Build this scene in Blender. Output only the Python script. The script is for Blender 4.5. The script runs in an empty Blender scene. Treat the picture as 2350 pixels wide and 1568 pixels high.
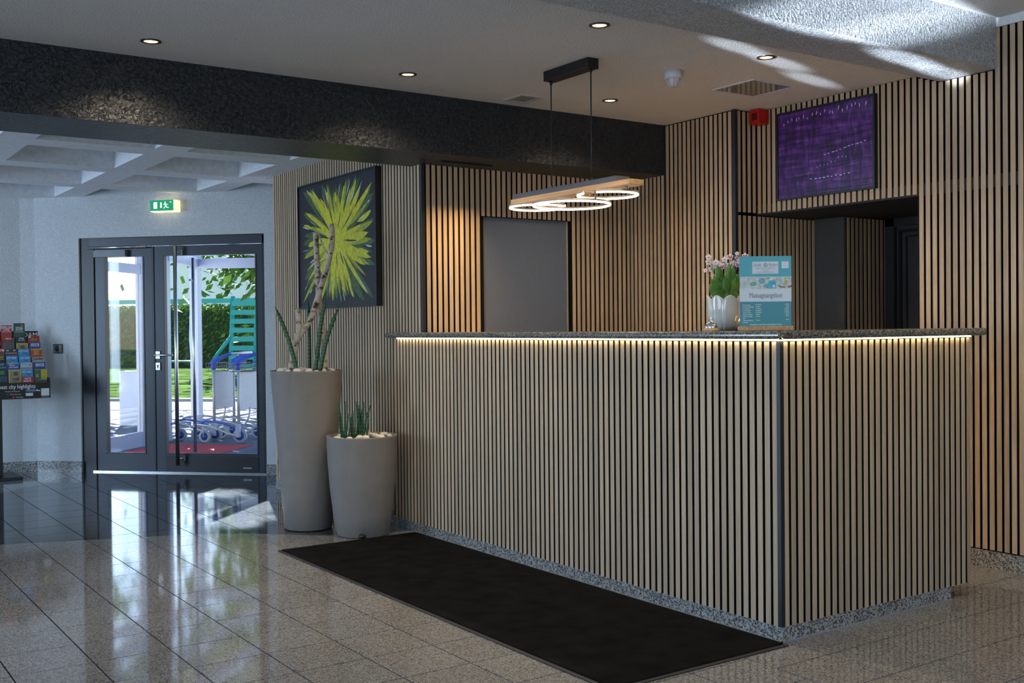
import bpy, bmesh, math, random
from mathutils import Vector, Matrix
random.seed(7)
PI = math.pi
SC = bpy.context.scene
COL = SC.collection

# ------------------------------------------------------------------ camera
cd = bpy.data.cameras.new('camera')
cam = bpy.data.objects.new('camera', cd); COL.objects.link(cam)
cd.sensor_fit = 'HORIZONTAL'; cd.sensor_width = 36.0
cd.lens = 2487.0 / 2350.0 * 36.0
cd.clip_start = 0.05; cd.clip_end = 300
CAM = Vector((0, 0, 1.25))
_r = Vector((0.82315913, -0.56772021, -0.01013936))
_d = Vector((-0.0156096, -0.00477554, -0.99986676))
_f = Vector((0.56759615, 0.82320772, -0.01279291))
cam.matrix_world = Matrix(((_r.x, -_d.x, -_f.x, CAM.x), (_r.y, -_d.y, -_f.y, CAM.y), (_r.z, -_d.z, -_f.z, CAM.z), (0, 0, 0, 1)))
SC.camera = cam
SC.view_settings.view_transform = 'Standard'
SC.view_settings.look = 'None'
SC.view_settings.exposure = 0.15
SC.view_settings.gamma = 1.0
SC.view_settings.use_curve_mapping = False

# ------------------------------------------------------------------ sky, sun, daylight
W = bpy.data.worlds.new('sky'); SC.world = W; W.use_nodes = True
_n = W.node_tree.nodes; _l = W.node_tree.links
_bg = _n['Background']; _sky = _n.new('ShaderNodeTexSky')
_sky.sky_type = 'NISHITA'; _sky.sun_disc = False; _sky.dust_density = 0.3; _sky.ozone_density = 4.0
_sky.sun_elevation = math.radians(31); _sky.sun_rotation = math.radians(18)
_l.new(_sky.outputs[0], _bg.inputs[0]); _bg.inputs[1].default_value = 0.34
# sun stands outside the entrance: azimuth mostly +Y, 31 degrees high
SUNV = Vector((0.316, 0.949, 0.60)).normalized()
sl = bpy.data.lights.new('sun', 'SUN'); sl.energy = 75.0; sl.angle = math.radians(0.35); sl.color = (1.0, 0.96, 0.9)
so = bpy.data.objects.new('sun', sl); COL.objects.link(so)
so.rotation_euler = SUNV.to_track_quat('Z', 'Y').to_euler(); so.location = SUNV * 60

def area(name, loc, rot, sx, sy, power, color):
    a = bpy.data.lights.new(name, 'AREA'); a.shape = 'RECTANGLE'; a.size = sx; a.size_y = sy
    a.energy = power; a.color = color
    o = bpy.data.objects.new(name, a); COL.objects.link(o); o.location = loc; o.rotation_euler = rot
    return o
DAY = (0.55, 0.74, 1.0)
# daylight through the window bands of the lobby (left and behind the viewer) and of the hall
area('window_daylight', (-3.85, 1.2, 1.45), (0, -PI/2, 0), 1.9, 5.0, 105, DAY)
area('window_daylight', (-3.85, 9.2, 1.45), (0, -PI/2, 0), 1.9, 1.9, 150, DAY)
area('window_daylight', (1.2, -2.85, 1.45), (PI/2, 0, 0), 4.6, 1.9, 24, DAY)
# added spots stand in for reflected sun patches on the ceiling and white beam
def beam(target, deg, power):
    s = bpy.data.lights.new('reflected_sunbeam', 'SPOT'); s.energy = power; s.color = (0.72, 0.84, 1.0)
    s.spot_size = math.radians(deg); s.spot_blend = 0.8; s.shadow_soft_size = 0.02
    o = bpy.data.objects.new('reflected_sunbeam', s); COL.objects.link(o); o.location = (-3.7, 2.2, 0.62)
    o.rotation_euler = (Vector(target)-o.location).to_track_quat('-Z', 'Y').to_euler()
for tg, dg, pw in (((3.85, 3.66, 2.58), 1.1, 6000), ((4.25, 3.76, 2.58), 1.1, 7000), ((4.70, 3.93, 2.58), 1.0, 7000), ((4.10, 3.107, 2.66), 2.2, 16000), ((4.30, 3.107, 2.60), 1.3, 16000), ((4.55, 3.23, 2.525), 1.2, 16000), ((4.95, 3.30, 2.525), 1.1, 15000)):
    beam(tg, dg, pw)

# ------------------------------------------------------------------ materials
MATS = {}
def nodes(name):
    m = bpy.data.materials.new(name); m.use_nodes = True
    return m, m.node_tree.nodes, m.node_tree.links, m.node_tree.nodes['Principled BSDF']
def mat(name, col, rough=0.5, metal=0.0, var=0.08, scale=30.0, bump=0.0, bscale=None, spec=0.5, coat=0.0):
    """plain surface with a fine procedural colour variation and optional relief"""
    if name in MATS: return MATS[name]
    m, n, l, b = nodes(name)
    tc = n.new('ShaderNodeTexCoord'); nz = n.new('ShaderNodeTexNoise')
    nz.inputs['Scale'].default_value = scale; nz.inputs['Detail'].default_value = 4
    l.new(tc.outputs['Object'], nz.inputs['Vector'])
    r = n.new('ShaderNodeValToRGB')
    r.color_ramp.elements[0].position = 0.3; r.color_ramp.elements[1].position = 0.7
    r.color_ramp.elements[0].color = tuple(c*(1-var) for c in col) + (1,)
    r.color_ramp.elements[1].color = tuple(min(1, c*(1+var)) for c in col) + (1,)
    l.new(nz.outputs[0], r.inputs[0]); l.new(r.outputs[0], b.inputs['Base Color'])
    b.inputs['Roughness'].default_value = rough; b.inputs['Metallic'].default_value = metal
    b.inputs['Specular IOR Level'].default_value = spec
    if coat: b.inputs['Coat Weight'].default_value = coat
    if bump:
        n2 = n.new('ShaderNodeTexNoise'); n2.inputs['Scale'].default_value = bscale or scale; n2.inputs['Detail'].default_value = 3
        l.new(tc.outputs['Object'], n2.inputs['Vector'])
        bp = n.new('ShaderNodeBump'); bp.inputs['Strength'].default_value = bump; bp.inputs['Distance'].default_value = 0.01
        l.new(n2.outputs[0], bp.inputs['Height']); l.new(bp.outputs[0], b.inputs['Normal'])
    MATS[name] = m
    return m
def emit(name, col, strength):
    if name in MATS: return MATS[name]
    m, n, l, b = nodes(name)
    b.inputs['Base Color'].default_value = col + (1,)
    b.inputs['Emission Color'].default_value = col + (1,); b.inputs['Emission Strength'].default_value = strength
    MATS[name] = m
    return m
def stucco(name, col, rough, scale, strength, worm=0.0, spec=0.5):
    """scraped plaster: noise relief plus short worm-like grooves"""
    m, n, l, b = nodes(name)
    tc = n.new('ShaderNodeTexCoord')
    n1 = n.new('ShaderNodeTexNoise'); n1.inputs['Scale'].default_value = scale; n1.inputs['Detail'].default_value = 5
    l.new(tc.outputs['Object'], n1.inputs['Vector'])
    src = n1.outputs[0]
    if worm:
        n2 = n.new('ShaderNodeTexNoise'); n2.inputs['Scale'].default_value = scale*0.55; n2.inputs['Detail'].default_value = 2
        n2.inputs['Distortion'].default_value = 1.5
        l.new(tc.outputs['Object'], n2.inputs['Vector'])
        sb = n.new('ShaderNodeMath'); sb.operation = 'SUBTRACT'; sb.inputs[1].default_value = 0.5; l.new(n2.outputs[0], sb.inputs[0])
        ab = n.new('ShaderNodeMath'); ab.operation = 'ABSOLUTE'; l.new(sb.outputs[0], ab.inputs[0])
        rp = n.new('ShaderNodeMapRange'); rp.inputs['From Max'].default_value = 0.035; l.new(ab.outputs[0], rp.inputs['Value'])
        mu = n.new('ShaderNodeMath'); mu.operation = 'MULTIPLY_ADD'; mu.inputs[1].default_value = worm; l.new(rp.outputs[0], mu.inputs[0]); l.new(src, mu.inputs[2])
        src = mu.outputs[0]
    bp = n.new('ShaderNodeBump'); bp.inputs['Strength'].default_value = strength; bp.inputs['Distance'].default_value = 0.012
    l.new(src, bp.inputs['Height']); l.new(bp.outputs[0], b.inputs['Normal'])
    r = n.new('ShaderNodeValToRGB'); r.color_ramp.elements[0].position = 0.35; r.color_ramp.elements[1].position = 0.65
    r.color_ramp.elements[0].color = tuple(c*0.93 for c in col)+(1,); r.color_ramp.elements[1].color = col+(1,)
    l.new(n1.outputs[0], r.inputs[0]); l.new(r.outputs[0], b.inputs['Base Color'])
    b.inputs['Roughness'].default_value = rough; b.inputs['Specular IOR Level'].default_value = spec
    MATS[name] = m
    return m
def granite(name, stops, rough, scale=160, coat=0.0):
    m, n, l, b = nodes(name)
    ge = n.new('ShaderNodeNewGeometry')
    v = n.new('ShaderNodeTexVoronoi'); v.inputs['Scale'].default_value = scale
    nz = n.new('ShaderNodeTexNoise'); nz.inputs['Scale'].default_value = scale*0.7; nz.inputs['Detail'].default_value = 6; nz.inputs['Roughness'].default_value = 0.7
    l.new(ge.outputs['Position'], v.inputs['Vector']); l.new(ge.outputs['Position'], nz.inputs['Vector'])
    sp = n.new('ShaderNodeSeparateColor'); l.new(v.outputs['Color'], sp.inputs[0])
    mx = n.new('ShaderNodeMath'); mx.operation = 'MULTIPLY_ADD'; mx.inputs[1].default_value = 0.45
    l.new(sp.outputs[0], mx.inputs[0])
    m2 = n.new('ShaderNodeMath'); m2.operation = 'MULTIPLY'; m2.inputs[1].default_value = 0.55; l.new(nz.outputs[0], m2.inputs[0])
    l.new(m2.outputs[0], mx.inputs[2])
    r = n.new('ShaderNodeValToRGB')
    while len(r.color_ramp.elements) < len(stops): r.color_ramp.elements.new(0.5)
    for e, (p, c) in zip(r.color_ramp.elements, stops): e.position = p; e.color = c+(1,)
    l.new(mx.outputs[0], r.inputs[0])
    # slow tone shift from slab to slab
    oi = n.new('ShaderNodeObjectInfo'); mr = n.new('ShaderNodeMapRange'); mr.inputs['To Min'].default_value = 0.92; mr.inputs['To Max'].default_value = 1.06
    l.new(oi.outputs['Random'], mr.inputs['Value'])
    mm = n.new('ShaderNodeMix'); mm.data_type = 'RGBA'; mm.blend_type = 'MULTIPLY'; mm.inputs[0].default_value = 1
    l.new(r.outputs[0], mm.inputs[6]); l.new(mr.outputs[0], mm.inputs[7]); l.new(mm.outputs[2], b.inputs['Base Color'])
    b.inputs['Roughness'].default_value = rough
    if coat: b.inputs['Coat Weight'].default_value = coat; b.inputs['Coat Roughness'].default_value = 0.04
    MATS[name] = m
    return m
def wood(name, c0, c1, rough=0.55, axis='Z', scale=1.0):
    m, n, l, b = nodes(name)
    tc = n.new('ShaderNodeTexCoord'); mp = n.new('ShaderNodeMapping')
    s = {'X': (1.5, 60, 60), 'Y': (60, 1.5, 60), 'Z': (60, 60, 1.5)}[axis]
    mp.inputs['Scale'].default_value = tuple(v*scale for v in s)
    oi = n.new('ShaderNodeObjectInfo'); cm = n.new('ShaderNodeCombineXYZ')
    mu = n.new('ShaderNodeMath'); mu.operation = 'MULTIPLY'; mu.inputs[1].default_value = 37.0
    l.new(oi.outputs['Random'], mu.inputs[0]); l.new(mu.outputs[0], cm.inputs[0]); l.new(mu.outputs[0], cm.inputs[1]); l.new(mu.outputs[0], cm.inputs[2])
    l.new(cm.outputs[0], mp.inputs['Location']); l.new(tc.outputs['Object'], mp.inputs['Vector'])
    nz = n.new('ShaderNodeTexNoise'); nz.inputs['Scale'].default_value = 2.2; nz.inputs['Detail'].default_value = 6
    l.new(mp.outputs[0], nz.inputs['Vector'])
    r = n.new('ShaderNodeValToRGB'); r.color_ramp.elements[0].position = 0.3; r.color_ramp.elements[1].position = 0.72
    r.color_ramp.elements[0].color = c0+(1,); r.color_ramp.elements[1].color = c1+(1,)
    l.new(nz.outputs[0], r.inputs[0])
    mr = n.new('ShaderNodeMapRange'); mr.inputs['To Min'].default_value = 0.84; mr.inputs['To Max'].default_value = 1.1
    l.new(oi.outputs['Random'], mr.inputs['Value'])
    mm = n.new('ShaderNodeMix'); mm.data_type = 'RGBA'; mm.blend_type = 'MULTIPLY'; mm.inputs[0].default_value = 1
    l.new(r.outputs[0], mm.inputs[6]); l.new(mr.outputs[0], mm.inputs[7]); l.new(mm.outputs[2], b.inputs['Base Color'])
    b.inputs['Roughness'].default_value = rough
    MATS[name] = m
    return m
def pane(name, tint=(0.965, 0.98, 0.985), white=0.0):
    """window glass: mostly see-through, Fresnel reflection, lets sunlight pass"""
    m = bpy.data.materials.new(name); m.use_nodes = True
    n = m.node_tree.nodes; l = m.node_tree.links; n.clear()
    out = n.new('ShaderNodeOutputMaterial'); tr = n.new('ShaderNodeBsdfTransparent'); tr.inputs[0].default_value = tint+(1,)
    gl = n.new('ShaderNodeBsdfGlossy'); gl.inputs['Roughness'].default_value = 0.02
    lw_ = n.new('ShaderNodeLayerWeight'); lw_.inputs['Blend'].default_value = 0.5
    pw_ = n.new('ShaderNodeMath'); pw_.operation = 'POWER'; pw_.inputs[1].default_value = 5.0; l.new(lw_.outputs['Facing'], pw_.inputs[0])
    fr = n.new('ShaderNodeMapRange'); fr.inputs['To Min'].default_value = 0.03; fr.inputs['To Max'].default_value = 0.9; l.new(pw_.outputs[0], fr.inputs['Value'])
    mx = n.new('ShaderNodeMixShader'); l.new(fr.outputs[0], mx.inputs[0]); l.new(tr.outputs[0], mx.inputs[1]); l.new(gl.outputs[0], mx.inputs[2])
    last = mx.outputs[0]
    if white:
        df = n.new('ShaderNodeBsdfDiffuse'); df.inputs[0].default_value = (0.85, 0.88, 0.92, 1)
        m2 = n.new('ShaderNodeMixShader'); m2.inputs[0].default_value = white
        l.new(last, m2.inputs[1]); l.new(df.outputs[0], m2.inputs[2]); last = m2.outputs[0]
    l.new(last, out.inputs[0])
    MATS[name] = m
    return m

M_SLAT = wood('oak_slat', (0.46, 0.322, 0.20), (0.60, 0.455, 0.31))
M_CORE = mat('black_slat_core', (0.012, 0.012, 0.013), 0.7, spec=0.2)
M_FELT = mat('black_felt', (0.008, 0.008, 0.009), 0.95, bump=0.3, bscale=400, spec=0.1)
M_TRIM = mat('black_trim', (0.015, 0.017, 0.02), 0.45)
M_GRAN = granite('granite_plinth', [(0.20, (0.015, 0.016, 0.018)), (0.40, (0.12, 0.118, 0.115)), (0.52, (0.33, 0.32, 0.30)), (0.75, (0.52, 0.50, 0.46))], 0.25, 165)
M_TILE = granite('granite_tile', [(0.18, (0.02, 0.02, 0.022)), (0.38, (0.17, 0.16, 0.145)), (0.55, (0.285, 0.28, 0.27)), (0.78, (0.41, 0.405, 0.39))], 0.06, 210)
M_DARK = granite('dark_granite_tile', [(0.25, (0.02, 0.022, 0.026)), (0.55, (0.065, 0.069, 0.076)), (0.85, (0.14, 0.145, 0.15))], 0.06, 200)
M_TOP = granite('granite_top', [(0.2, (0.02, 0.02, 0.02)), (0.45, (0.10, 0.095, 0.085)), (0.75, (0.30, 0.28, 0.24))], 0.12, 170)
M_JOINT = mat('tile_joint', (0.012, 0.011, 0.011), 0.95, spec=0.05)
M_CEIL = stucco('ceiling_plaster', (0.80, 0.79, 0.77), 0.75, 130, 0.55)
M_ROUGH = stucco('scraped_plaster', (0.66, 0.68, 0.70), 0.35, 75, 1.0, worm=0.7)
M_WHITE = stucco('white_wall', (0.66, 0.68, 0.70), 0.7, 90, 0.55, worm=0.6)
M_COFF = mat('coffer_paint', (0.78, 0.80, 0.83), 0.7)
M_BEAM = stucco('black_beam', (0.022, 0.026, 0.032), 0.42, 50, 0.75, worm=1.3, spec=0.35)
M_BEAM.node_tree.nodes['Principled BSDF'].inputs['Coat Weight'].default_value = 0.18
M_BEAM.node_tree.nodes['Principled BSDF'].inputs['Coat Roughness'].default_value = 0.3
M_BEAM.node_tree.links.new([q for q in M_BEAM.node_tree.nodes if q.type == 'BUMP'][0].outputs[0], M_BEAM.node_tree.nodes['Principled BSDF'].inputs['Coat Normal'])
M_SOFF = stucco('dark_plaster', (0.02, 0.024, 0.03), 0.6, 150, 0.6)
M_COLU = stucco('anthracite_plaster', (0.085, 0.095, 0.112), 0.6, 170, 0.8)
M_ANTH = mat('anthracite_metal', (0.034, 0.040, 0.052), 0.38, metal=0.2, var=0.05)
M_BLK = mat('black_metal', (0.008, 0.008, 0.009), 0.4)
M_STEEL = mat('brushed_steel', (0.62, 0.62, 0.62), 0.25, metal=1.0, var=0.05)
M_CHROME = mat('chrome', (0.85, 0.85, 0.86), 0.04, metal=1.0, var=0.01)
M_PANE = pane('door_glass')
M_DOORG = mat('grey_door', (0.115, 0.14, 0.195), 0.5, var=0.04)
M_DOORD = mat('dark_blue_door', (0.035, 0.045, 0.06), 0.45)
M_WALU = mat('white_aluminium', (0.46, 0.50, 0.62), 0.4, var=0.03)

# ------------------------------------------------------------------ mesh helpers
def link(name, me, m=None, parent=None, kind=None):
    o = bpy.data.objects.new(name, me); COL.objects.link(o)
    if m is not None and me is not None and len(me.materials) == 0: me.materials.append(m)
    if parent is not None: o.parent = parent
    if kind: o['kind'] = kind
    return o
def from_bm(name, bm, m=None, parent=None, kind=None, smooth=False):
    me = bpy.data.meshes.new(name); bm.normal_update(); bm.to_mesh(me); bm.free()
    if smooth:
        for p in me.polygons: p.use_smooth = True
    return link(name, me, m, parent, kind)
def bx(bm, x0, x1, y0, y1, z0, z1):
    v = [bm.verts.new(p) for p in ((x0,y0,z0),(x1,y0,z0),(x1,y1,z0),(x0,y1,z0),(x0,y0,z1),(x1,y0,z1),(x1,y1,z1),(x0,y1,z1))]
    for f in ((0,3,2,1),(4,5,6,7),(0,1,5,4),(1,2,6,5),(2,3,7,6),(3,0,4,7)): bm.faces.new([v[i] for i in f])
    return v
def box(name, b, m, parent=None, kind=None, bev=0.0):
    bm = bmesh.new(); bx(bm, *b)
    if bev: bmesh.ops.bevel(bm, geom=list(bm.edges), offset=bev, segments=2, affect='EDGES', profile=0.5)
    return from_bm(name, bm, m, parent, kind)
def boxes(name, bs, m, parent=None, kind=None):
    bm = bmesh.new()
    for b in bs: bx(bm, *b)
    return from_bm(name, bm, m, parent, kind)
def prism(name, poly, z0, z1, m, parent=None, kind=None, bev=0.0, segs=3):
    bm = bmesh.new()
    lo = [bm.verts.new((x, y, z0)) for x, y in poly]; hi = [bm.verts.new((x, y, z1)) for x, y in poly]
    bm.faces.new(lo[::-1]); bm.faces.new(hi); k = len(poly)
    for i in range(k): bm.faces.new((lo[i], lo[(i+1) % k], hi[(i+1) % k], hi[i]))
    if bev: bmesh.ops.bevel(bm, geom=list(bm.edges), offset=bev, segments=segs, affect='EDGES', profile=0.5)
    return from_bm(name, bm, m, parent, kind)
def add_tube(bm, pts, rad, seg=8, cap=True):
    pts = [Vector(p) for p in pts]; k = len(pts)
    if not hasattr(rad, '__len__'): rad = [rad]*k
    rings = []; prev = None
    for i, p in enumerate(pts):
        t = (pts[min(i+1, k-1)] - pts[max(i-1, 0)]).normalized()
        if prev is None:
            a = Vector((0, 0, 1)) if abs(t.z) < 0.9 else Vector((1, 0, 0)); nx = t.cross(a).normalized()
        else: nx = (prev - t*prev.dot(t)).normalized()
        prev = nx; ny = t.cross(nx)
        rings.append([bm.verts.new(p + (nx*math.cos(2*PI*j/seg) + ny*math.sin(2*PI*j/seg))*rad[i]) for j in range(seg)])
    for i in range(k-1):
        for j in range(seg): bm.faces.new((rings[i][j], rings[i][(j+1) % seg], rings[i+1][(j+1) % seg], rings[i+1][j]))
    if cap: bm.faces.new(rings[0][::-1]); bm.faces.new(rings[-1])
def tube(name, pts, rad, m, parent=None, seg=8, smooth=True):
    bm = bmesh.new(); add_tube(bm, pts, rad, seg); return from_bm(name, bm, m, parent, smooth=smooth)
def add_lathe(bm, prof, seg=32, c=(0, 0, 0)):
    rings = []
    for r, z in prof:
        if r < 1e-6: rings.append([bm.verts.new((c[0], c[1], c[2]+z))])
        else: rings.append([bm.verts.new((c[0]+r*math.cos(2*PI*j/seg), c[1]+r*math.sin(2*PI*j/seg), c[2]+z)) for j in range(seg)])
    for a, b in zip(rings, rings[1:]):
        for j in range(seg):
            q = [a[j % len(a)], a[(j+1) % len(a)], b[(j+1) % len(b)], b[j % len(b)]]
            u = []
            for v in q:
                if v not in u: u.append(v)
            if len(u) > 2: bm.faces.new(u)
def lathe(name, prof, m, parent=None, seg=32, smooth=True, c=(0, 0, 0)):
    bm = bmesh.new(); add_lathe(bm, prof, seg, c); return from_bm(name, bm, m, parent, smooth=smooth)
def add_torus(bm, R, r, seg=48, ts=8, c=(0, 0, 0), a0=0, a1=2*PI):
    full = abs(a1-a0-2*PI) < 1e-6; k = seg if full else seg+1; rings = []
    for i in range(k):
        a = a0+(a1-a0)*i/seg
        rings.append([bm.verts.new((c[0]+(R+r*math.cos(b))*math.cos(a), c[1]+(R+r*math.cos(b))*math.sin(a), c[2]+r*math.sin(b))) for b in [2*PI*j/ts for j in range(ts)]])
    for i in range(seg):
        A = rings[i]; B = rings[(i+1) % k]
        for j in range(ts): bm.faces.new((A[j], B[j], B[(j+1) % ts], A[(j+1) % ts]))
def flat(name, polys, m, parent=None, d=0.0):
    """flat printed shapes in the local XZ plane, facing -Y, at y = d"""
    bm = bmesh.new()
    for p in polys: bm.faces.new([bm.verts.new((x, d, z)) for x, z in p])
    return from_bm(name, bm, m, parent)
def rect(x0, x1, z0, z1): return [(x0, z0), (x1, z0), (x1, z1), (x0, z1)]
def disc(cx, cz, r, k=18, rz=None): return [(cx+r*math.cos(2*PI*i/k), cz+(rz or r)*math.sin(2*PI*i/k)) for i in range(k)]
_tc = [0]
def text(name, s, size, m, parent, loc, rot=(PI/2, 0, 0), align='LEFT', sx=1.0, shear=0.0, bold=0.0):
    _tc[0] += 1
    cu = bpy.data.curves.new('t%d' % _tc[0], 'FONT'); cu.body = s; cu.size = size; cu.align_x = align; cu.resolution_u = 2; cu.shear = shear; cu.offset = bold
    to = bpy.data.objects.new('t%d' % _tc[0], cu)
    me = bpy.data.meshes.new_from_object(to); bpy.data.objects.remove(to); bpy.data.curves.remove(cu)
    me.materials.clear(); me.materials.append(m)
    o = link(name, me, None, parent); o.location = loc; o.rotation_euler = rot; o.scale = (sx, 1, 1)
    return o
def thing(name, label, cat, loc=(0, 0, 0), rz=0.0, group=None, kind=None):
    o = bpy.data.objects.new(name, None); COL.objects.link(o); o.empty_display_size = 0.1
    o.location = loc; o.rotation_euler = (0, 0, rz)
    if kind: o['kind'] = kind
    if label: o['label'] = label
    if cat: o['category'] = cat
    if group: o['group'] = group
    return o
def tag(o, label, cat, group=None):
    o['label'] = label; o['category'] = cat
    if group: o['group'] = group
    return o
def kids(o): return [c for c in bpy.data.objects if c.parent is o]
def dup(o, loc=None, rz=None, label=None, parent=None):
    r = o.copy(); COL.objects.link(r)
    if parent is not None: r.parent = parent
    if loc is not None: r.location = loc
    if rz is not None: r.rotation_euler = (0, 0, rz)
    if label: r['label'] = label
    for c in kids(o): dup(c, parent=r)
    return r

# ------------------------------------------------------------------ floor
P = 0.2865; JX, JY = 1.005, 4.269
slab = boxes('floor', [(-4.1, 6.4, -3.1, 12.0, -0.12, -0.004)], M_JOINT, None, 'structure')
bmf = bmesh.new(); bmf.from_mesh(slab.data)
bmesh.ops.bisect_plane(bmf, geom=list(bmf.verts)+list(bmf.edges)+list(bmf.faces), plane_co=(2.97+0.07, 9.52+0.07, 0), plane_no=(1, 1, 0), clear_outer=True)
bmesh.ops.holes_fill(bmf, edges=[e for e in bmf.edges if len(e.link_faces) < 2])
bmf.normal_update(); bmf.to_mesh(slab.data); bmf.free()
def clip(poly, fn):
    """keep the part of a polygon where fn >= 0"""
    out = []; k = len(poly)
    for i in range(k):
        a, b = poly[i], poly[(i+1) % k]; fa, fb = fn(a), fn(b)
        if fa >= 0: out.append(a)
        if (fa >= 0) != (fb >= 0):
            t = fa/(fa-fb); out.append((a[0]+(b[0]-a[0])*t, a[1]+(b[1]-a[1])*t))
    return out
def interp(tab, x):
    if x <= tab[0][0]: i = 0
    elif x >= tab[-1][0]: i = len(tab)-2
    else: i = max(k for k in range(len(tab)-1) if tab[k][0] <= x)
    (xa, ya), (xb, yb) = tab[i], tab[i+1]
    return ya+(yb-ya)*(x-xa)/(xb-xa)
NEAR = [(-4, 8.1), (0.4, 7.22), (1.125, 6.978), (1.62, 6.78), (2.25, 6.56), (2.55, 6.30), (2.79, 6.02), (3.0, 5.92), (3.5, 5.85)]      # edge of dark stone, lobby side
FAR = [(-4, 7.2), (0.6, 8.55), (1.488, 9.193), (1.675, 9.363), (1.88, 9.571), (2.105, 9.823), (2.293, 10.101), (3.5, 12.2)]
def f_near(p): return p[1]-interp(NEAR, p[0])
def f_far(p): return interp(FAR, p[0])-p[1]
def f_door(p): return 12.49+0.03-p[0]-p[1]
tiles = []
for i in range(-18, 15):
    x0 = JX+P*i; off = 0.5*P if i >= 7 else 0.0
    for j in range(-26, 24):
        y0 = JY+off+P*j
        if x0 < -4.1 or y0 < -3.1 or y0 > 10.6: continue
        g = 0.0026
        q = [(x0+g, y0+g), (x0+P-g, y0+g), (x0+P-g, y0+P-g), (x0+g, y0+P-g)]
        q = clip(q, f_door)
        if len(q) < 3: continue
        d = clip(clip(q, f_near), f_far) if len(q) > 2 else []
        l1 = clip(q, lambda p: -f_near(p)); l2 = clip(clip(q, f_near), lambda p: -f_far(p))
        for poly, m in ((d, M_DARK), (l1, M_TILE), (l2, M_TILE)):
            if len(poly) < 3: continue
            ar = abs(sum(poly[k][0]*poly[(k+1) % len(poly)][1]-poly[(k+1) % len(poly)][0]*poly[k][1] for k in range(len(poly))))/2
            if ar < 2e-5: continue
            cx = sum(p[0] for p in poly)/len(poly); cy = sum(p[1] for p in poly)/len(poly)
            v = Vector((cx, cy, 0))-CAM; dep = v.dot(_f)
            vis = dep > 0.6 and abs(v.dot(_r))/dep < 0.50 and v.dot(_d)/dep < 0.345 and cx < 5.05
            if vis and cx > 3.28 and cy > 2.9 and cx < 4.5: vis = False
            tiles.append((not vis, dep, poly, m))
tiles.sort(key=lambda t: (t[0], t[1]))
_full = {}
rest = {M_DARK.name: bmesh.new(), M_TILE.name: bmesh.new()}
for k, (hid, dep, poly, m) in enumerate(tiles):
    if not hid and k < 300:
        cx = poly[0][0]; cy = poly[0][1]
        bm = bmesh.new(); zt = random.uniform(-0.0004, 0)
        hi = [bm.verts.new((x-cx, y-cy, 0)) for x, y in poly]; lo = [bm.verts.new((x-cx, y-cy, -0.004)) for x, y in poly]
        bm.faces.new(hi)
        for a in range(len(poly)): bm.faces.new((lo[a], lo[(a+1) % len(poly)], hi[(a+1) % len(poly)], hi[a]))
        o = from_bm('tile', bm, m, slab); o.location = (cx, cy, zt)
    else:
        bm = rest[m.name]
        hi = [bm.verts.new((x, y, 0)) for x, y in poly]; lo = [bm.verts.new((x, y, -0.004)) for x, y in poly]
        bm.faces.new(hi)
        for a in range(len(poly)): bm.faces.new((lo[a], lo[(a+1) % len(poly)], hi[(a+1) % len(poly)], hi[a]))
for nm, bm in rest.items(): from_bm('far_tiles', bm, MATS[nm], slab, 'stuff')

# ------------------------------------------------------------------ walls with slats
ZC = 2.58; XW = 3.30; XR = 5.116; YK = 5.739
SLW, SLP, SLT = 0.027, 0.04, 0.012
_sm = {}
def slat_mesh(ax, hgt):
    key = (ax, round(hgt, 3))
    if key not in _sm:
        bm = bmesh.new(); w = SLW/2; t = SLT
        if ax == 'x': bx(bm, -w, w, -t, 0, 0, hgt)      # runs along X, faces -Y
        else: bx(bm, -t, 0, -w, w, 0, hgt)              # runs along Y, faces -X
        es = [e for e in bm.edges if abs(e.verts[0].co.z-e.verts[1].co.z) > 0.001 and (min(e.verts[0].co.y, e.verts[1].co.y) < -t*0.9 if ax == 'x' else min(e.verts[0].co.x, e.verts[1].co.x) < -t*0.9)]
        bmesh.ops.bevel(bm, geom=es, offset=0.0012, segments=1, affect='EDGES')
        bm.normal_update()
        for fc_ in bm.faces:
            d_ = -fc_.normal.y if ax == 'x' else -fc_.normal.x
            fc_.material_index = 0 if d_ > 0.5 else 1
        me = bpy.data.meshes.new('slat'); bm.normal_update(); bm.to_mesh(me); bm.free(); me.materials.append(M_SLAT); me.materials.append(M_CORE); _sm[key] = me
    return _sm[key]
def slats(parent, ax, fixed, a, b, spans, first=None):
    """one oak slat every 40 mm from a to b; fixed = coordinate of the felt face"""
    n = max(1, round((b-a+0.013)/SLP)); pit = (b-a+0.013)/n; start = a+SLW/2
    for i in range(n):
        c = start+i*pit
        for z0, z1 in spans(c):
            o = link('slat', slat_mesh(ax, z1-z0), None, parent)
            o.location = (c, fixed, z0) if ax == 'x' else (fixed, c, z0)
# picture wall (hall side), runs along Y
w_side = box('wall_side', (XW+SLT, XW+0.14, YK+0.012, 8.07, 0, 2.60), M_FELT, None, 'structure')
slats(w_side, 'y', XW+SLT, YK+0.03, 8.07, lambda c: [(0.09, 2.456 if c > 5.86 else 2.25)])
box('corner_trim', (XW-0.002, XW+0.02, YK-0.004, YK+0.02, 0.0, 2.25), M_TRIM, w_side)
box('plinth', (XW-0.004, XW+SLT, YK+0.4, 8.075, 0, 0.09), M_GRAN, w_side)
# niche back wall behind the desk, runs along X
w_back = boxes('wall_back', [(XW+0.02, 3.753, YK+SLT, YK+0.12, 0, 2.6), (3.753, 4.44, YK+SLT, YK+0.12, 1.957, 2.6), (4.44, 4.95, YK+SLT, YK+0.12, 0, 2.6)], M_FELT, None, 'structure')
slats(w_back, 'x', YK+SLT, XW+0.032, 4.922, lambda c: [(1.957, 2.25)] if 3.745 < c < 4.445 else [(0.09, 2.25)])
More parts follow.
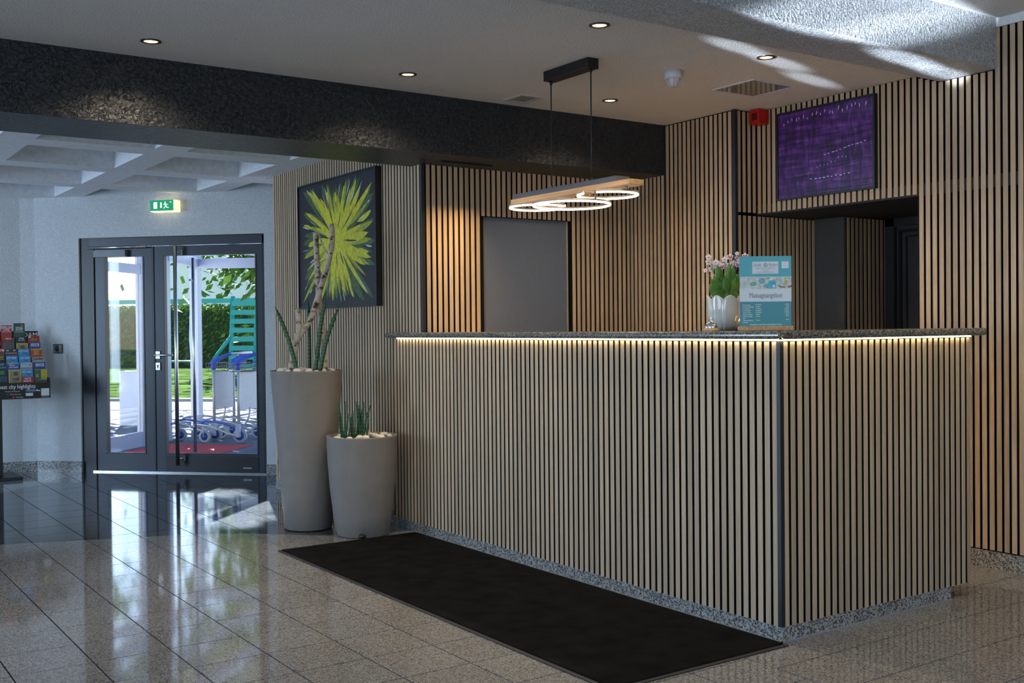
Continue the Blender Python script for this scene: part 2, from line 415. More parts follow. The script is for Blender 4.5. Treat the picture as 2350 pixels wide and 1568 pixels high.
# pier W1, plane X = 4.93
w_pier = box('wall_pier', (4.93+SLT, 5.10, 4.711+SLT, YK+0.1, 0, ZC), M_FELT, None, 'structure')
slats(w_pier, 'y', 4.93+SLT, 5.355, YK-0.004, lambda c: [(0.09, 2.25)])
slats(w_pier, 'y', 4.93+SLT, 4.745, 5.335, lambda c: [(0.09, ZC-0.008)])
box('corner_trim', (4.928, 4.945, 5.336, 5.354, 0, 2.58), M_TRIM, w_pier)
box('corner_trim', (4.926, 4.95, 4.709, 4.737, 0, 2.58), M_TRIM, w_pier)
# recess face and wall inside the passage (faces -Y)
w_rec = box('wall_recess', (4.94, 5.668, 4.711+SLT, 4.83, 0, ZC), M_FELT, None, 'structure')
slats(w_rec, 'x', 4.711+SLT, 4.95, XR-0.002, lambda c: [(1.95, ZC-0.008), (0.09, 1.93)])
slats(w_rec, 'x', 4.711+SLT, XR+0.011, 5.660, lambda c: [(0.09, 1.93)])
# wall with the purple painting, plane X = 5.116, opening Y 3.568 .. 4.711
w_right = boxes('wall_right', [(XR+SLT, XR+0.14, 3.568, 4.711+SLT, 1.94, 2.80), (XR+SLT, XR+0.14, -3.0, 3.568, 0, 2.80)], M_FELT, None, 'structure')
slats(w_right, 'y', XR+SLT, 3.568, 4.702, lambda c: [(1.945, ZC-0.003)])
def _rs(c):
    if c > 3.426: z = 2.524+(c-3.426)/0.157*0.056
    elif c > 3.107: z = 2.524
    else: z = 2.735
    return [(0.095, z-0.003)]
slats(w_right, 'y', XR+SLT, 1.97, 3.555, _rs)
box('corner_trim', (XR+SLT, XR+0.14, 3.555, 3.569, 0, 1.94), M_TRIM, w_right)
box('plinth', (XR-0.002, XR+SLT, -3.0, 3.56, 0, 0.088), M_GRAN, w_right)
box('top_band', (XR+0.002, XR+SLT, -3.0, 3.107, 2.735, 2.78), M_COFF, w_right)
# passage: dark column, slatted return, door, soffit
box('wall_column', (5.668, 5.80, 4.484, 4.83, 0, 2.0), M_COLU, None, 'structure')
w_pas = box('wall_passage', (5.80, 6.094, 4.469+SLT, 4.6, 0, 2.0), M_FELT, None, 'structure')
slats(w_pas, 'x', 4.469+SLT, 5.680, 6.085, lambda c: [(0.09, 1.93)])
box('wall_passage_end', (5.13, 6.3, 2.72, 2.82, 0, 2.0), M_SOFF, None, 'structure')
d3 = box('door_3', (6.094, 6.16, 2.9, 4.47, 0, 1.935), M_DOORD, None, 'structure')
boxes('panel_moulding', [(6.078, 6.095, 3.42, 3.44, 0.15, 1.86), (6.078, 6.095, 4.36, 4.378, 0.15, 1.86), (6.078, 6.095, 3.44, 4.36, 1.842, 1.86), (6.084, 6.095, 3.47, 3.48, 0.2, 1.82), (6.084, 6.095, 4.32, 4.33, 0.2, 1.82), (6.084, 6.095, 3.48, 4.32, 1.81, 1.82)], M_BLK, d3)
boxes('door_frame', [(6.06, 6.095, 4.40, 4.468, 0, 1.935), (6.06, 6.095, 2.9, 4.468, 1.885, 1.935)], M_ANTH, d3)
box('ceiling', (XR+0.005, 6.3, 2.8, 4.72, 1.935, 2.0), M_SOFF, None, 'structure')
pl_ = thing('wall_washer', 'slim black linear wall washer under the black beam above the niche slats', 'wall washer', (3.52, 5.57, 2.25))  # lamp added for the warm glow on the niche slats
box('housing', (-0.185, 0.185, -0.009, 0.009, -0.008, 0), M_BLK, pl_)
_pt = bpy.data.lights.new('washer_beam', 'AREA'); _pt.shape = 'RECTANGLE'; _pt.size = 0.36; _pt.size_y = 0.012; _pt.energy = 2.4; _pt.color = (1.0, 0.62, 0.26); _pt.spread = math.radians(64)
_po = bpy.data.objects.new('washer_beam', _pt); COL.objects.link(_po); _po.parent = pl_; _po.location = (0, 0, -0.010); _po.rotation_euler = Vector((0, 0.06, -0.90)).to_track_quat('-Z', 'X').to_euler()
_po.rotation_euler = (math.radians(4), 0, 0)
# grey door in the niche
d2 = box('door_2', (3.757, 4.425, YK+0.03, YK+0.07, 0, 1.955), M_DOORG, None, 'structure')
box('edge_strip', (4.425, 4.434, YK+0.022, YK+0.075, 0, 1.955), mat('pale_edge', (0.35, 0.33, 0.24), 0.5), d2)
lathe('door_knob', [(0, 0), (0.02, 0.0), (0.02, 0.05), (0, 0.055)], M_STEEL, d2, 12, c=(3.83, YK-0.02, 1.03))
# outer shell of lobby and hall (behind and left of the viewer), with window openings
def window_wall(name, axis, c, a, b, spans):
    t = 0.15; s = -1
    bs = []; wins = []
    def B(p, q, z0, z1):
        bs.append((c-t, c, p, q, z0, z1) if axis == 'x' else (p, q, c-t, c, z0, z1))
    cur = a
    for p, q in spans:
        B(cur, p, 0, 2.8); B(p, q, 0, 0.45); B(p, q, 2.45, 2.8); cur = q; wins.append((p, q))
    B(cur, b, 0, 2.8)
    w = boxes(name, bs, M_WHITE, None, 'structure')
    return wins
_wn = [0]
def window(axis, c, p, q):
    _wn[0] += 1
    w = thing('window_%d' % _wn[0], None, None, kind='structure')
    fr = []; n = 3
    def B(u0, u1, v0, v1, z0, z1): fr.append((c+v0, c+v1, u0, u1, z0, z1) if axis == 'x' else (u0, u1, c+v0, c+v1, z0, z1))
    for i in range(n+1):
        u = p+(q-p)*i/n; B(max(p, u-0.03), min(q, u+0.03), -0.13, -0.07, 0.45, 2.45)
    B(p, q, -0.13, -0.07, 0.45, 0.51); B(p, q, -0.13, -0.07, 2.39, 2.45)
    boxes('window_frame', fr, M_WALU, w)
    for i in range(n):
        u0 = p+(q-p)*i/n+0.03; u1 = p+(q-p)*(i+1)/n-0.03
        b = (c-0.105, c-0.095, u0, u1, 0.51, 2.39) if axis == 'x' else (u0, u1, c-0.105, c-0.095, 0.51, 2.39)
        box('pane', b, M_PANE, w)
for p, q in window_wall('wall_left', 'x', -4.0, -3.0, 10.7, [(-1.4, 3.8), (8.2, 10.2)]): window('x', -4.0, p, q)
for p, q in window_wall('wall_behind', 'y', -3.0, -4.15, 5.25, [(-1.2, 3.6)]): window('y', -3.0, p, q)
# far hall wall: gentle concave curve
cv = [(-4.1, 10.62), (0.6, 10.62), (1.3, 10.60), (1.72, 10.565), (1.9, 10.53), (2.03, 10.462)]
w_far = prism('wall_far', cv+[(2.03, 10.9), (-4.1, 10.9)], 0, 2.75, M_WHITE, None, 'structure')
prism('plinth', [(x, y-0.014) for x, y in cv]+[(x, y+0.002) for x, y in cv[::-1]], 0, 0.09, M_GRAN, w_far)

# ------------------------------------------------------------------ entrance wall (45 degrees) and door
D0 = Vector((2.97, 9.52, 0)); RZ = -PI/4
def uvn(u, n, z=0.0): return Vector((D0.x+(u+n)*0.70711, D0.y+(-u+n)*0.70711, z))
w_ent = boxes('wall_entrance', [(-1.34, -0.906, -0.02, 0.16, 0, 2.75), (-0.906, 0.846, -0.02, 0.16, 2.085, 2.75), (0.846, 1.75, -0.02, 0.16, 0, 2.75)], M_WHITE, None, 'structure')
w_ent.location = D0; w_ent.rotation_euler = (0, 0, RZ)
boxes('plinth', [(-1.335, -0.90, -0.034, -0.02, 0, 0.095), (0.85, 1.5, -0.034, -0.02, 0, 0.09)], M_GRAN, w_ent)
d1 = thing('door_1', None, None, D0, RZ, kind='structure')
boxes('door_frame', [(-0.905, -0.775, 0.0, 0.13, 0, 2.085), (0.815, 0.846, 0.0, 0.13, 0, 2.085), (-0.775, 0.815, 0.0, 0.13, 2.02, 2.085)], M_BLK, d1)
boxes('closer_rail', [(-0.80, 0.83, -0.025, 0.01, 2.005, 2.075)], M_ANTH, d1)
tube('guide_tube', [(-0.82, -0.03, 1.995), (-0.25, -0.03, 1.995)], 0.012, M_STEEL, d1)
box('door_closer', (-0.755, -0.45, -0.035, 0.012, 1.912, 1.972), mat('closer_grey', (0.16, 0.18, 0.21), 0.4), d1)
box('threshold', (-0.80, 0.84, -0.012, 0.10, 0.0, 0.012), M_STEEL, d1)
def leaf(a, b, ga, gb):
    lf = boxes('leaf', [(a, ga, 0.012, 0.075, 0.014, 2.0), (gb, b, 0.012, 0.075, 0.014, 2.0), (ga, gb, 0.012, 0.075, 0.014, 0.162), (ga, gb, 0.012, 0.075, 1.914, 2.0)], M_ANTH, d1)
    box('pane', (ga-0.005, gb+0.005, 0.036, 0.048, 0.157, 1.919), M_PANE, lf)
    boxes('glazing_bead', [(ga, ga+0.012, 0.008, 0.03, 0.162, 1.914), (gb-0.012, gb, 0.008, 0.03, 0.162, 1.914), (ga, gb, 0.008, 0.03, 0.162, 0.174)], M_BLK, lf)
    return lf
lfL = leaf(-0.772, -0.213, -0.679, -0.296)
lfR = leaf(-0.205, 0.812, -0.113, 0.762)
box('meeting_stile', (-0.218, -0.200, 0.004, 0.012, 0.02, 2.0), M_BLK, lfR)
boxes('kick_plate', [(-0.11, 0.76, 0.006, 0.012, 0.02, 0.15)], M_BLK, lfR)
box('maker_plate', (0.62, 0.70, 0.002, 0.008, 0.045, 0.058), M_STEEL, lfR)
tube('pull_bar', [(0.036, -0.055, 0.075), (0.036, -0.055, 1.99)], 0.017, M_STEEL, lfR, 12)
tube('pull_bar', [(0.105, 0.14, 0.17), (0.105, 0.14, 1.90)], 0.015, M_STEEL, lfR, 12)
for z in (0.13, 1.94):
    box('bar_mount', (0.052, 0.085, -0.012, 0.012, z-0.022, z+0.022), M_STEEL, lfR)
    tube('standoff', [(0.036, -0.055, z), (0.068, 0.0, z)], 0.009, M_STEEL, lfR)
for z in (0.4, 1.7): tube('standoff', [(0.105, 0.07, z), (0.105, 0.14, z)], 0.008, M_STEEL, lfR)
prism('lock_rose', [(-0.17+0.022*math.cos(a), 0) for a in (0,)] and [(-0.192, 0.0), (-0.148, 0.0), (-0.148, 0.012), (-0.192, 0.012)], 1.005, 1.075, M_STEEL, lfR, bev=0.003)
prism('cylinder_rose', [(-0.192, 0.0), (-0.148, 0.0), (-0.148, 0.012), (-0.192, 0.012)], 0.905, 0.975, M_STEEL, lfR, bev=0.003)
flat('keyhole', [disc(-0.17, 0.945, 0.008), rect(-0.174, -0.166, 0.925, 0.942)], M_BLK, lfR, -0.001)
tube('lever_handle', [(-0.17, 0.0, 1.04), (-0.17, -0.05, 1.04), (-0.15, -0.055, 1.04), (-0.04, -0.055, 1.04), (0.0, -0.05, 1.038)], 0.009, M_STEEL, lfR, 10)
# exit sign above the door
es = thing('exit_sign', 'green and white illuminated exit sign with running figure above the glass door', 'exit sign', uvn(-0.045, -0.02, 2.29), RZ)
box('housing', (-0.12, 0.12, -0.075, 0.0, 0, 0.10), emit('sign_white', (1.0, 0.86, 0.52), 0.9), es)
box('front_plate', (-0.121, 0.095, -0.082, -0.075, 0.008, 0.1), emit('sign_green', (0.0, 0.30, 0.12), 0.55), es)
WSG = emit('sign_pictogram', (0.85, 0.95, 0.8), 0.8)
flat('door_pictogram', [rect(-0.087, -0.053, 0.026, 0.082)], WSG, es, -0.0835)
flat('arrow_pictogram', [rect(-0.024, -0.010, 0.04, 0.08), [(-0.03, 0.044), (-0.017, 0.028), (-0.004, 0.044)]], WSG, es, -0.0835)
flat('running_figure', [disc(0.022, 0.078, 0.007, 12), [(0.012, 0.07), (0.026, 0.066), (0.034, 0.05), (0.024, 0.044)], [(0.012, 0.07), (0.004, 0.058), (0.008, 0.055), (0.018, 0.064)],
  [(0.028, 0.066), (0.042, 0.056), (0.052, 0.062), (0.05, 0.066), (0.042, 0.061), (0.03, 0.071)], [(0.024, 0.047), (0.034, 0.05), (0.042, 0.038), (0.056, 0.037), (0.056, 0.031), (0.038, 0.031)],
  [(0.024, 0.048), (0.03, 0.043), (0.018, 0.033), (0.01, 0.024), (0.004, 0.028), (0.014, 0.038)]], WSG, es, -0.0835)
flat('small_logo', [rect(0.066, 0.08, 0.078, 0.085)], WSG, es, -0.0835)
rd = thing('access_reader', 'small black square button plate on the white wall beside the glass door', 'wall switch', uvn(-1.119, -0.02, 1.06), RZ)
box('plate', (-0.044, 0.044, -0.018, 0, 0, 0.085), mat('black_plastic', (0.01, 0.011, 0.012), 0.25), rd, bev=0.006)
lathe('button', [(0, 0.006), (0.02, 0.004), (0.024, 0)], M_BLK, rd, 20).matrix_local = Matrix.Translation((-0.002, -0.018, 0.045)) @ Matrix.Rotation(PI/2, 4, 'X')
flat('light_mark', [[(0.016, 0.02), (0.024, 0.03), (0.024, 0.065), (0.018, 0.068)]], mat('grey_print', (0.5, 0.5, 0.5), 0.4), rd, -0.0195)

# ------------------------------------------------------------------ ceilings and beams
c1 = boxes('ceiling', [(-4.1, XR+0.13, 3.50, 5.5, ZC, ZC+0.1)], M_CEIL, None, 'structure')
c3 = boxes('ceiling', [(-4.1, XR+0.13, -3.1, 3.2, 2.78, 2.88)], M_CEIL, None, 'structure')
def bar_x(name, prof, x0, x1, m):
    bm = bmesh.new()
    A = [bm.verts.new((x0, y, z)) for y, z in prof]; B = [bm.verts.new((x1, y, z)) for y, z in prof]; k = len(prof)
    bm.faces.new(A); bm.faces.new(B[::-1])
    for i in range(k): bm.faces.new((A[i], B[i], B[(i+1) % k], A[(i+1) % k]))
    bmesh.ops.recalc_face_normals(bm, faces=bm.faces)
    return from_bm(name, bm, m, None, 'structure')
bar_x('trim_1', [(3.583, 2.585), (3.426, 2.524), (3.107, 2.526), (3.107, 2.80), (3.583, 2.80)], -4.1, XR+0.002, M_ROUGH)
bar_x('trim_2', [(5.345, 2.25), (5.86, 2.25), (5.86, 2.75), (5.345, 2.75)], -4.1, 4.94, M_BEAM)
# coffered hall ceiling: every coffer an opening 0.735 x 0.75 between ribs
bm = bmesh.new()
xs = [1.407+0.948*k for k in range(-6, 4)]; ys = [6.5+k for k in range(0, 4)]
prev = -4.1
for x in xs:
    bx(bm, prev, x, 5.86, 10.9, 2.456, 2.76); prev = x+0.735
    yp = 5.86
    for y in ys:
        bx(bm, x, x+0.735, yp, y, 2.456, 2.76); yp = y+0.75
    bx(bm, x, x+0.735, yp, 10.9, 2.456, 2.76)
bx(bm, prev, 5.0, 5.86, 10.9, 2.456, 2.76)
bx(bm, -4.1, 5.0, 5.86, 10.9, 2.755, 2.85)
for co, no in (((D0.x+0.1, D0.y+0.1, 0), (1, 1, 0)), ):
    bmesh.ops.bisect_plane(bm, geom=list(bm.verts)+list(bm.edges)+list(bm.faces), plane_co=co, plane_no=no, clear_outer=True)
from_bm('ceiling', bm, M_COFF, None, 'structure')

# ------------------------------------------------------------------ reception desk
XF, YF = 3.265, 2.892
dk = thing('reception_desk', 'L-shaped reception desk clad in vertical oak slats with a granite plinth', 'reception desk', (0, 0, 0))
prism('body', [(XF+SLT, YF+SLT), (4.539, YF+SLT), (4.539, 3.18), (3.56, 3.18), (3.56, 5.70), (XW-0.008, 5.70), (XW-0.008, 6.046), (XF+SLT, 6.046)], 0.062, 1.192, M_FELT, dk)
n = 79
for i in range(n):
    o = link('slat', slat_mesh('y', 1.184-0.062), None, dk); o.location = (XF+SLT, 2.921+i*(6.046-2.934)/(n-1), 0.062)
n = 31
for i in range(n):
    o = link('slat', slat_mesh('x', 1.184-0.062), None, dk); o.location = (3.298+i*(4.539-3.298-0.0135)/(n-1), YF+SLT, 0.062)
box('corner_trim', (XF-0.001, XF+0.020, YF-0.001, YF+0.018, 0.062, 1.184), M_TRIM, dk)
def plinth_run(ax, c, a, b, k, t=0.028):
    for i in range(k):
        p = a+(b-a)*i/k+0.0012; q = a+(b-a)*(i+1)/k-0.0012
        if ax == 'y': box('plinth_slab', (c, c+t, p, q, 0, 0.061), M_GRAN, dk)
        else: box('plinth_slab', (p, q, c, c+t, 0, 0.061), M_GRAN, dk)
plinth_run('y', XF+0.004, YF+0.02, 5.80, 6)
plinth_run('y', XW-0.006, 5.80, 6.14, 1, 0.018)
plinth_run('x', YF+0.004, XF+0.004, 4.39, 5)
boxes('floor_seal', [(XF+0.0, XF+0.006, YF, 5.80, 0, 0.006), (XF, 4.39, YF, YF+0.006, 0, 0.006)], mat('grey_seal', (0.30, 0.31, 0.33), 0.6), dk)
LED = emit('led_warm', (1.0, 0.82, 0.46), 15.0)
box('led_strip', (XF-0.012, XF-0.002, YF-0.002, 5.99, 1.1875, 1.1925), LED, dk)
box('led_strip', (XF-0.002, 4.529, YF-0.012, YF-0.002, 1.1875, 1.1925), LED, dk)
LED2 = emit('led_amber', (1.0, 0.55, 0.2), 24.0)
box('inner_led_strip', (3.62, 4.50, 3.184, 3.192, 1.172, 1.190), LED2, dk)  # amber strips added to warm the niche and the right wall
box('inner_led_strip', (3.563, 3.571, 3.30, 5.60, 1.172, 1.190), LED2, dk)
ct = thing('countertop', 'dark polished granite countertop with rounded edge on the slatted reception desk', 'countertop', (0, 0, 0))
prism('front_top', [(3.233, 2.858), (3.575, 3.198), (3.575, 5.70), (3.283, 5.70), (3.283, 6.115), (3.233, 6.115)], 1.193, 1.227, M_TOP, ct, bev=0.014)
prism('side_top', [(3.2345, 2.858), (4.63, 2.858), (4.63, 3.198), (3.5765, 3.198)], 1.193, 1.227, M_TOP, ct, bev=0.014)
# floor mat along the desk
mt = thing('runner_mat', 'long black entrance runner lying on the granite floor along the desk', 'mat', (0, 0, 0))
box('rubber_edge', (2.366, 3.262, 2.852, 5.788, 0.0005, 0.005), mat('mat_rubber', (0.03, 0.03, 0.032), 0.6), mt, bev=0.002)
box('pile', (2.384, 3.248, 2.872, 5.772, 0.005, 0.0095), mat('mat_pile', (0.012, 0.011, 0.010), 0.98, var=0.5, scale=9, bump=1.0, bscale=500, spec=0.1), mt)

# ------------------------------------------------------------------ pendant lamp
pd = thing('pendant_lamp', 'linear pendant lamp with oak beam and three glowing rings above the desk', 'pendant lamp', (3.39, 4.37, 0))
box('canopy', (-0.035, 0.035, -0.185, 0.185, 2.528, ZC), M_BLK, pd, bev=0.003)
for y in (-0.165, 0.165):
    lathe('cord_grip', [(0.0, -0.016), (0.007, -0.016), (0.009, 0), (0, 0)], M_BLK, pd, 10, c=(0, y, 2.528))
    tube('cord', [(0, y, 2.52), (0.002, y+0.003, 2.35), (-0.002, y-0.002, 2.15), (0, y, 1.974)], 0.0032, M_BLK, pd, 6)
    lathe('cord_grip', [(0.0, 0.0), (0.008, 0.0), (0.006, 0.02), (0, 0.02)], M_BLK, pd, 10, c=(0, y, 1.970))
box('top_rail', (-0.042, 0.042, -0.40, 0.455, 1.944, 1.970), mat('rail_grey', (0.06, 0.065, 0.085), 0.5), pd)
M_OAKX = wood('oak_beam', (0.42, 0.24, 0.11), (0.62, 0.40, 0.21), axis='Y', scale=0.6)
box('oak_beam', (-0.045, 0.045, -0.50, 0.48, 1.917, 1.944), M_OAKX, pd, bev=0.002)
RING = emit('ring_light', (1.0, 0.86, 0.74), 6.0)
M_RBACK = mat('ring_housing', (0.35, 0.28, 0.2), 0.4)
for y, r, z, a0, a1 in ((0.295, 0.146, 1.886, -0.75, 2*PI-1.05), (0.0, 0.196, 1.870, 0, 2*PI), (-0.287, 0.146, 1.890, 3.65, 3.65+2*PI-0.55)):
    bmr = bmesh.new(); add_torus(bmr, r, 0.0055, 64, 8, (0, y, z), a0, a1); ring = from_bm('ring', bmr, RING, pd, smooth=True)
    bmr = bmesh.new(); add_torus(bmr, r+0.0005, 0.006, 64, 6, (0, y, z+0.008), a0, a1); from_bm('ring_housing', bmr, M_RBACK, ring, smooth=True)
    for sy in (-1, 1):
        yy = y+sy*(r-0.004)
        if -0.5 < yy < 0.48: tube('ring_mount', [(0, yy, z+0.012), (0, yy, 1.918)], 0.005, M_RBACK, pd, 8)
# ------------------------------------------------------------------ recessed downlights
def downlight(x, y, label):
    t = thing('downlight', label, 'downlight', (x, y, ZC), group='recessed ceiling downlights')
    bmd = bmesh.new(); add_lathe(bmd, [(0.047, 0.0), (0.047, -0.004), (0.036, -0.007), (0.031, -0.002), (0.031, 0.0)], 28)
    from_bm('trim_ring', bmd, mat('bronze_ring', (0.16, 0.12, 0.08), 0.3, metal=0.8), t, smooth=True)
    lathe('bulb', [(0, -0.0035), (0.02, -0.003), (0.031, -0.0008)], emit('bulb_warm', (1.0, 0.72, 0.36), 16.0), t, 20)
    s = bpy.data.lights.new('downlight_beam', 'SPOT'); s.energy = 40; s.color = (1.0, 0.79, 0.54); s.spot_size = math.radians(135); s.spot_blend = 0.95; s.shadow_soft_size = 0.03
    o = bpy.data.objects.new('downlight_beam', s); COL.objects.link(o); o.parent = t; o.location = (0, 0, -0.02)
downlight(1.477, 5.031, 'round warm downlight in the ceiling beside the black beam, away from the wall')
downlight(2.786, 4.974, 'round warm downlight in the ceiling above the black beam, near the mat')
downlight(3.048, 3.717, 'round warm downlight in the ceiling beside the white beam, above the desk front')
downlight(4.111, 3.717, 'round warm downlight in the ceiling with a streak of daylight around it')
downlight(4.108, 4.918, 'round warm downlight in the ceiling behind the pendant lamp cords')
downlight(4.60, 2.0, 'round warm downlight in the raised ceiling near the slatted wall')  # this one and the next are added out of view to brighten the floor
downlight(3.0, 1.75, 'round warm downlight in the raised ceiling over the desk corner')
for _k in ('downlight.005', 'downlight.006'): bpy.data.objects[_k].location.z = 2.78

# ------------------------------------------------------------------ ceiling fittings
sd = thing('smoke_detector', 'white round smoke detector hanging from the ceiling', 'smoke detector', (3.92, 4.178, ZC))
lathe('base', [(0, 0), (0.046, 0), (0.047, -0.038), (0.043, -0.042), (0, -0.042)], mat('white_plastic', (0.62, 0.63, 0.66), 0.4), sd, 28)
lathe('sensor_dome', [(0.0, -0.084), (0.016, -0.083), (0.024, -0.07), (0.022, -0.055), (0.03, -0.042)], MATS['white_plastic'], sd, 20)
for k in range(8):
    a = 2*PI*k/8
    tube('cage_rib', [(0.036*math.cos(a), 0.036*math.sin(a), -0.042), (0.034*math.cos(a), 0.034*math.sin(a), -0.062), (0.018*math.cos(a), 0.018*math.sin(a), -0.082)], 0.0028, MATS['white_plastic'], sd, 6)
hp = thing('ceiling_hatch', 'large glossy square access hatch in the ceiling reflecting the slats', 'ceiling hatch', (4.58, 4.235, ZC))
box('panel', (-0.155, 0.155, -0.145, 0.145, -0.004, 0), mat('glossy_panel', (0.32, 0.31, 0.28), 0.10, spec=0.8, coat=0.5), hp)
boxes('rim', [(-0.165, 0.165, -0.155, -0.145, -0.006, 0), (-0.165, 0.165, 0.145, 0.155, -0.006, 0), (-0.165, -0.155, -0.145, 0.145, -0.006, 0), (0.155, 0.165, -0.145, 0.145, -0.006, 0)], MATS['white_plastic'], hp)
hq = thing('ceiling_hatch', 'small matt square access hatch in the ceiling beside the black beam', 'ceiling hatch', (3.645, 5.145, ZC))
box('panel', (-0.058, 0.058, -0.07, 0.07, -0.003, 0), mat('hatch_grey', (0.30, 0.29, 0.26), 0.5), hq)
boxes('rim', [(-0.078, 0.078, -0.09, -0.07, -0.007, 0), (-0.078, 0.078, 0.07, 0.09, -0.007, 0), (-0.078, -0.058, -0.07, 0.07, -0.007, 0), (0.058, 0.078, -0.07, 0.07, -0.007, 0)], mat('hatch_rim', (0.5, 0.5, 0.48), 0.5), hq)
al = thing('fire_alarm', 'red square fire alarm sounder on the slatted wall under the ceiling', 'fire alarm', (XR, 4.645, 2.487))
RED = mat('alarm_red', (0.42, 0.006, 0.006), 0.35)
box('housing', (-0.075, 0, -0.04, 0.04, 0, 0.088), RED, al, bev=0.004)
boxes('front_frame', [(-0.086, -0.075, -0.04, -0.022, 0, 0.088), (-0.086, -0.075, 0.022, 0.04, 0, 0.088), (-0.086, -0.075, -0.022, 0.022, 0, 0.022), (-0.086, -0.075, -0.022, 0.022, 0.068, 0.088)], RED, al)
box('sounder_recess', (-0.077, -0.075, -0.022, 0.022, 0.022, 0.068), mat('alarm_dark', (0.09, 0.003, 0.003), 0.5), al)

# ------------------------------------------------------------------ paintings
def strokes(name, items, m, parent):
    """lens-shaped brush strokes on a canvas: (y, z, angle, length, width, depth) in the wall plane, facing -X"""
    bm = bmesh.new()
    for y, z, a, ln, w, dx in items:
        ca, sa = math.cos(a), math.sin(a); pts = []
        for t, s in ((0, 0.15), (0.15, 0.6), (0.35, 1), (0.6, 1.0), (0.85, 0.65), (1, 0.0), (0.85, -0.65), (0.6, -1.0), (0.35, -1), (0.15, -0.6), (0, -0.15)):
            u = t*ln; v = s*w/2+math.sin(t*3)*w*0.25
            pts.append(bm.verts.new((dx, y+u*ca-v*sa, z+u*sa+v*ca)))
        bm.faces.new(pts)
    return from_bm(name, bm, m, parent, 'stuff')
p1 = thing('painting', 'black framed painting of a yellow and green burst on a dark ground', 'painting', (XW, 6.878, 1.40))
PW, PH = 0.622, 0.905
boxes('frame', [(-0.045, 0, -PW, PW, 0, 0.012), (-0.045, 0, -PW, PW, PH-0.012, PH), (-0.045, 0, -PW, -PW+0.012, 0.012, PH-0.012), (-0.045, 0, PW-0.012, PW, 0.012, PH-0.012)], M_BLK, p1)
mc, n_, l_, b_ = nodes('burst_canvas')
tc = n_.new('ShaderNodeTexCoord'); mp = n_.new('ShaderNodeMapping'); mp.inputs['Location'].default_value = (0, 0.02, -0.47)
l_.new(tc.outputs['Object'], mp.inputs['Vector'])
sp = n_.new('ShaderNodeSeparateXYZ'); l_.new(mp.outputs[0], sp.inputs[0])
an = n_.new('ShaderNodeMath'); an.operation = 'ARCTAN2'; l_.new(sp.outputs[2], an.inputs[0]); l_.new(sp.outputs[1], an.inputs[1])
ln_ = n_.new('ShaderNodeVectorMath'); ln_.operation = 'LENGTH'; l_.new(mp.outputs[0], ln_.inputs[0])
cb = n_.new('ShaderNodeCombineXYZ'); ml = n_.new('ShaderNodeMath'); ml.operation = 'MULTIPLY'; ml.inputs[1].default_value = 5.0
l_.new(an.outputs[0], ml.inputs[0]); l_.new(ml.outputs[0], cb.inputs[0]); l_.new(ln_.outputs['Value'], cb.inputs[1])
nz = n_.new('ShaderNodeTexNoise'); nz.inputs['Scale'].default_value = 2.0; nz.inputs['Detail'].default_value = 5; l_.new(cb.outputs[0], nz.inputs['Vector'])
fall = n_.new('ShaderNodeMapRange'); fall.inputs['From Min'].default_value = 0.05; fall.inputs['From Max'].default_value = 0.62; fall.inputs['To Min'].default_value = 0.28; fall.inputs['To Max'].default_value = -0.30
l_.new(ln_.outputs['Value'], fall.inputs['Value'])
ad = n_.new('ShaderNodeMath'); ad.operation = 'ADD'; l_.new(nz.outputs[0], ad.inputs[0]); l_.new(fall.outputs[0], ad.inputs[1])
rp = n_.new('ShaderNodeValToRGB'); e = rp.color_ramp.elements
e[0].position = 0.50; e[0].color = (0.012, 0.014, 0.022, 1); e[1].position = 0.80; e[1].color = (0.52, 0.50, 0.02, 1)
x = e.new(0.58); x.color = (0.05, 0.085, 0.03, 1); x = e.new(0.68); x.color = (0.24, 0.27, 0.02, 1)
l_.new(ad.outputs[0], rp.inputs[0]); l_.new(rp.outputs[0], b_.inputs['Base Color']); b_.inputs['Roughness'].default_value = 0.55
cn = box('canvas', (-0.036, -0.004, -PW+0.012, PW-0.012, 0.012, PH-0.012), mc, p1)
Y_ = mat('paint_yellow', (0.58, 0.55, 0.02), 0.5, var=0.25, scale=40); G_ = mat('paint_green', (0.06, 0.11, 0.03), 0.5, var=0.4, scale=40); O_ = mat('paint_olive', (0.34, 0.36, 0.025), 0.5, var=0.3, scale=40); W_ = mat('paint_white', (0.6, 0.63, 0.66), 0.5); R_ = mat('paint_red', (0.45, 0.03, 0.05), 0.5)
rr = random.Random(3)
cz0, cy0 = 0.47, -0.02
def burst(k, l0, l1, r0, r1, w0, w1, dx):
    out = []
    for i in range(k):
        a = 2*PI*(i+rr.uniform(-0.35, 0.35))/k; ln = rr.uniform(l0, l1); r = rr.uniform(r0, r1); w = rr.uniform(w0, w1)
        ca, sa = math.cos(a), math.sin(a)
        mx = min(((PW-0.02)/abs(ca)) if abs(ca) > 1e-3 else 9, ((0.41)/abs(sa)) if abs(sa) > 1e-3 else 9)
        ln = min(ln, mx-r-0.03)
        if ln < 0.05: continue
        out.append((cy0+r*ca, cz0+r*sa, a, ln, w, dx-0.0001*i/k))
    return out
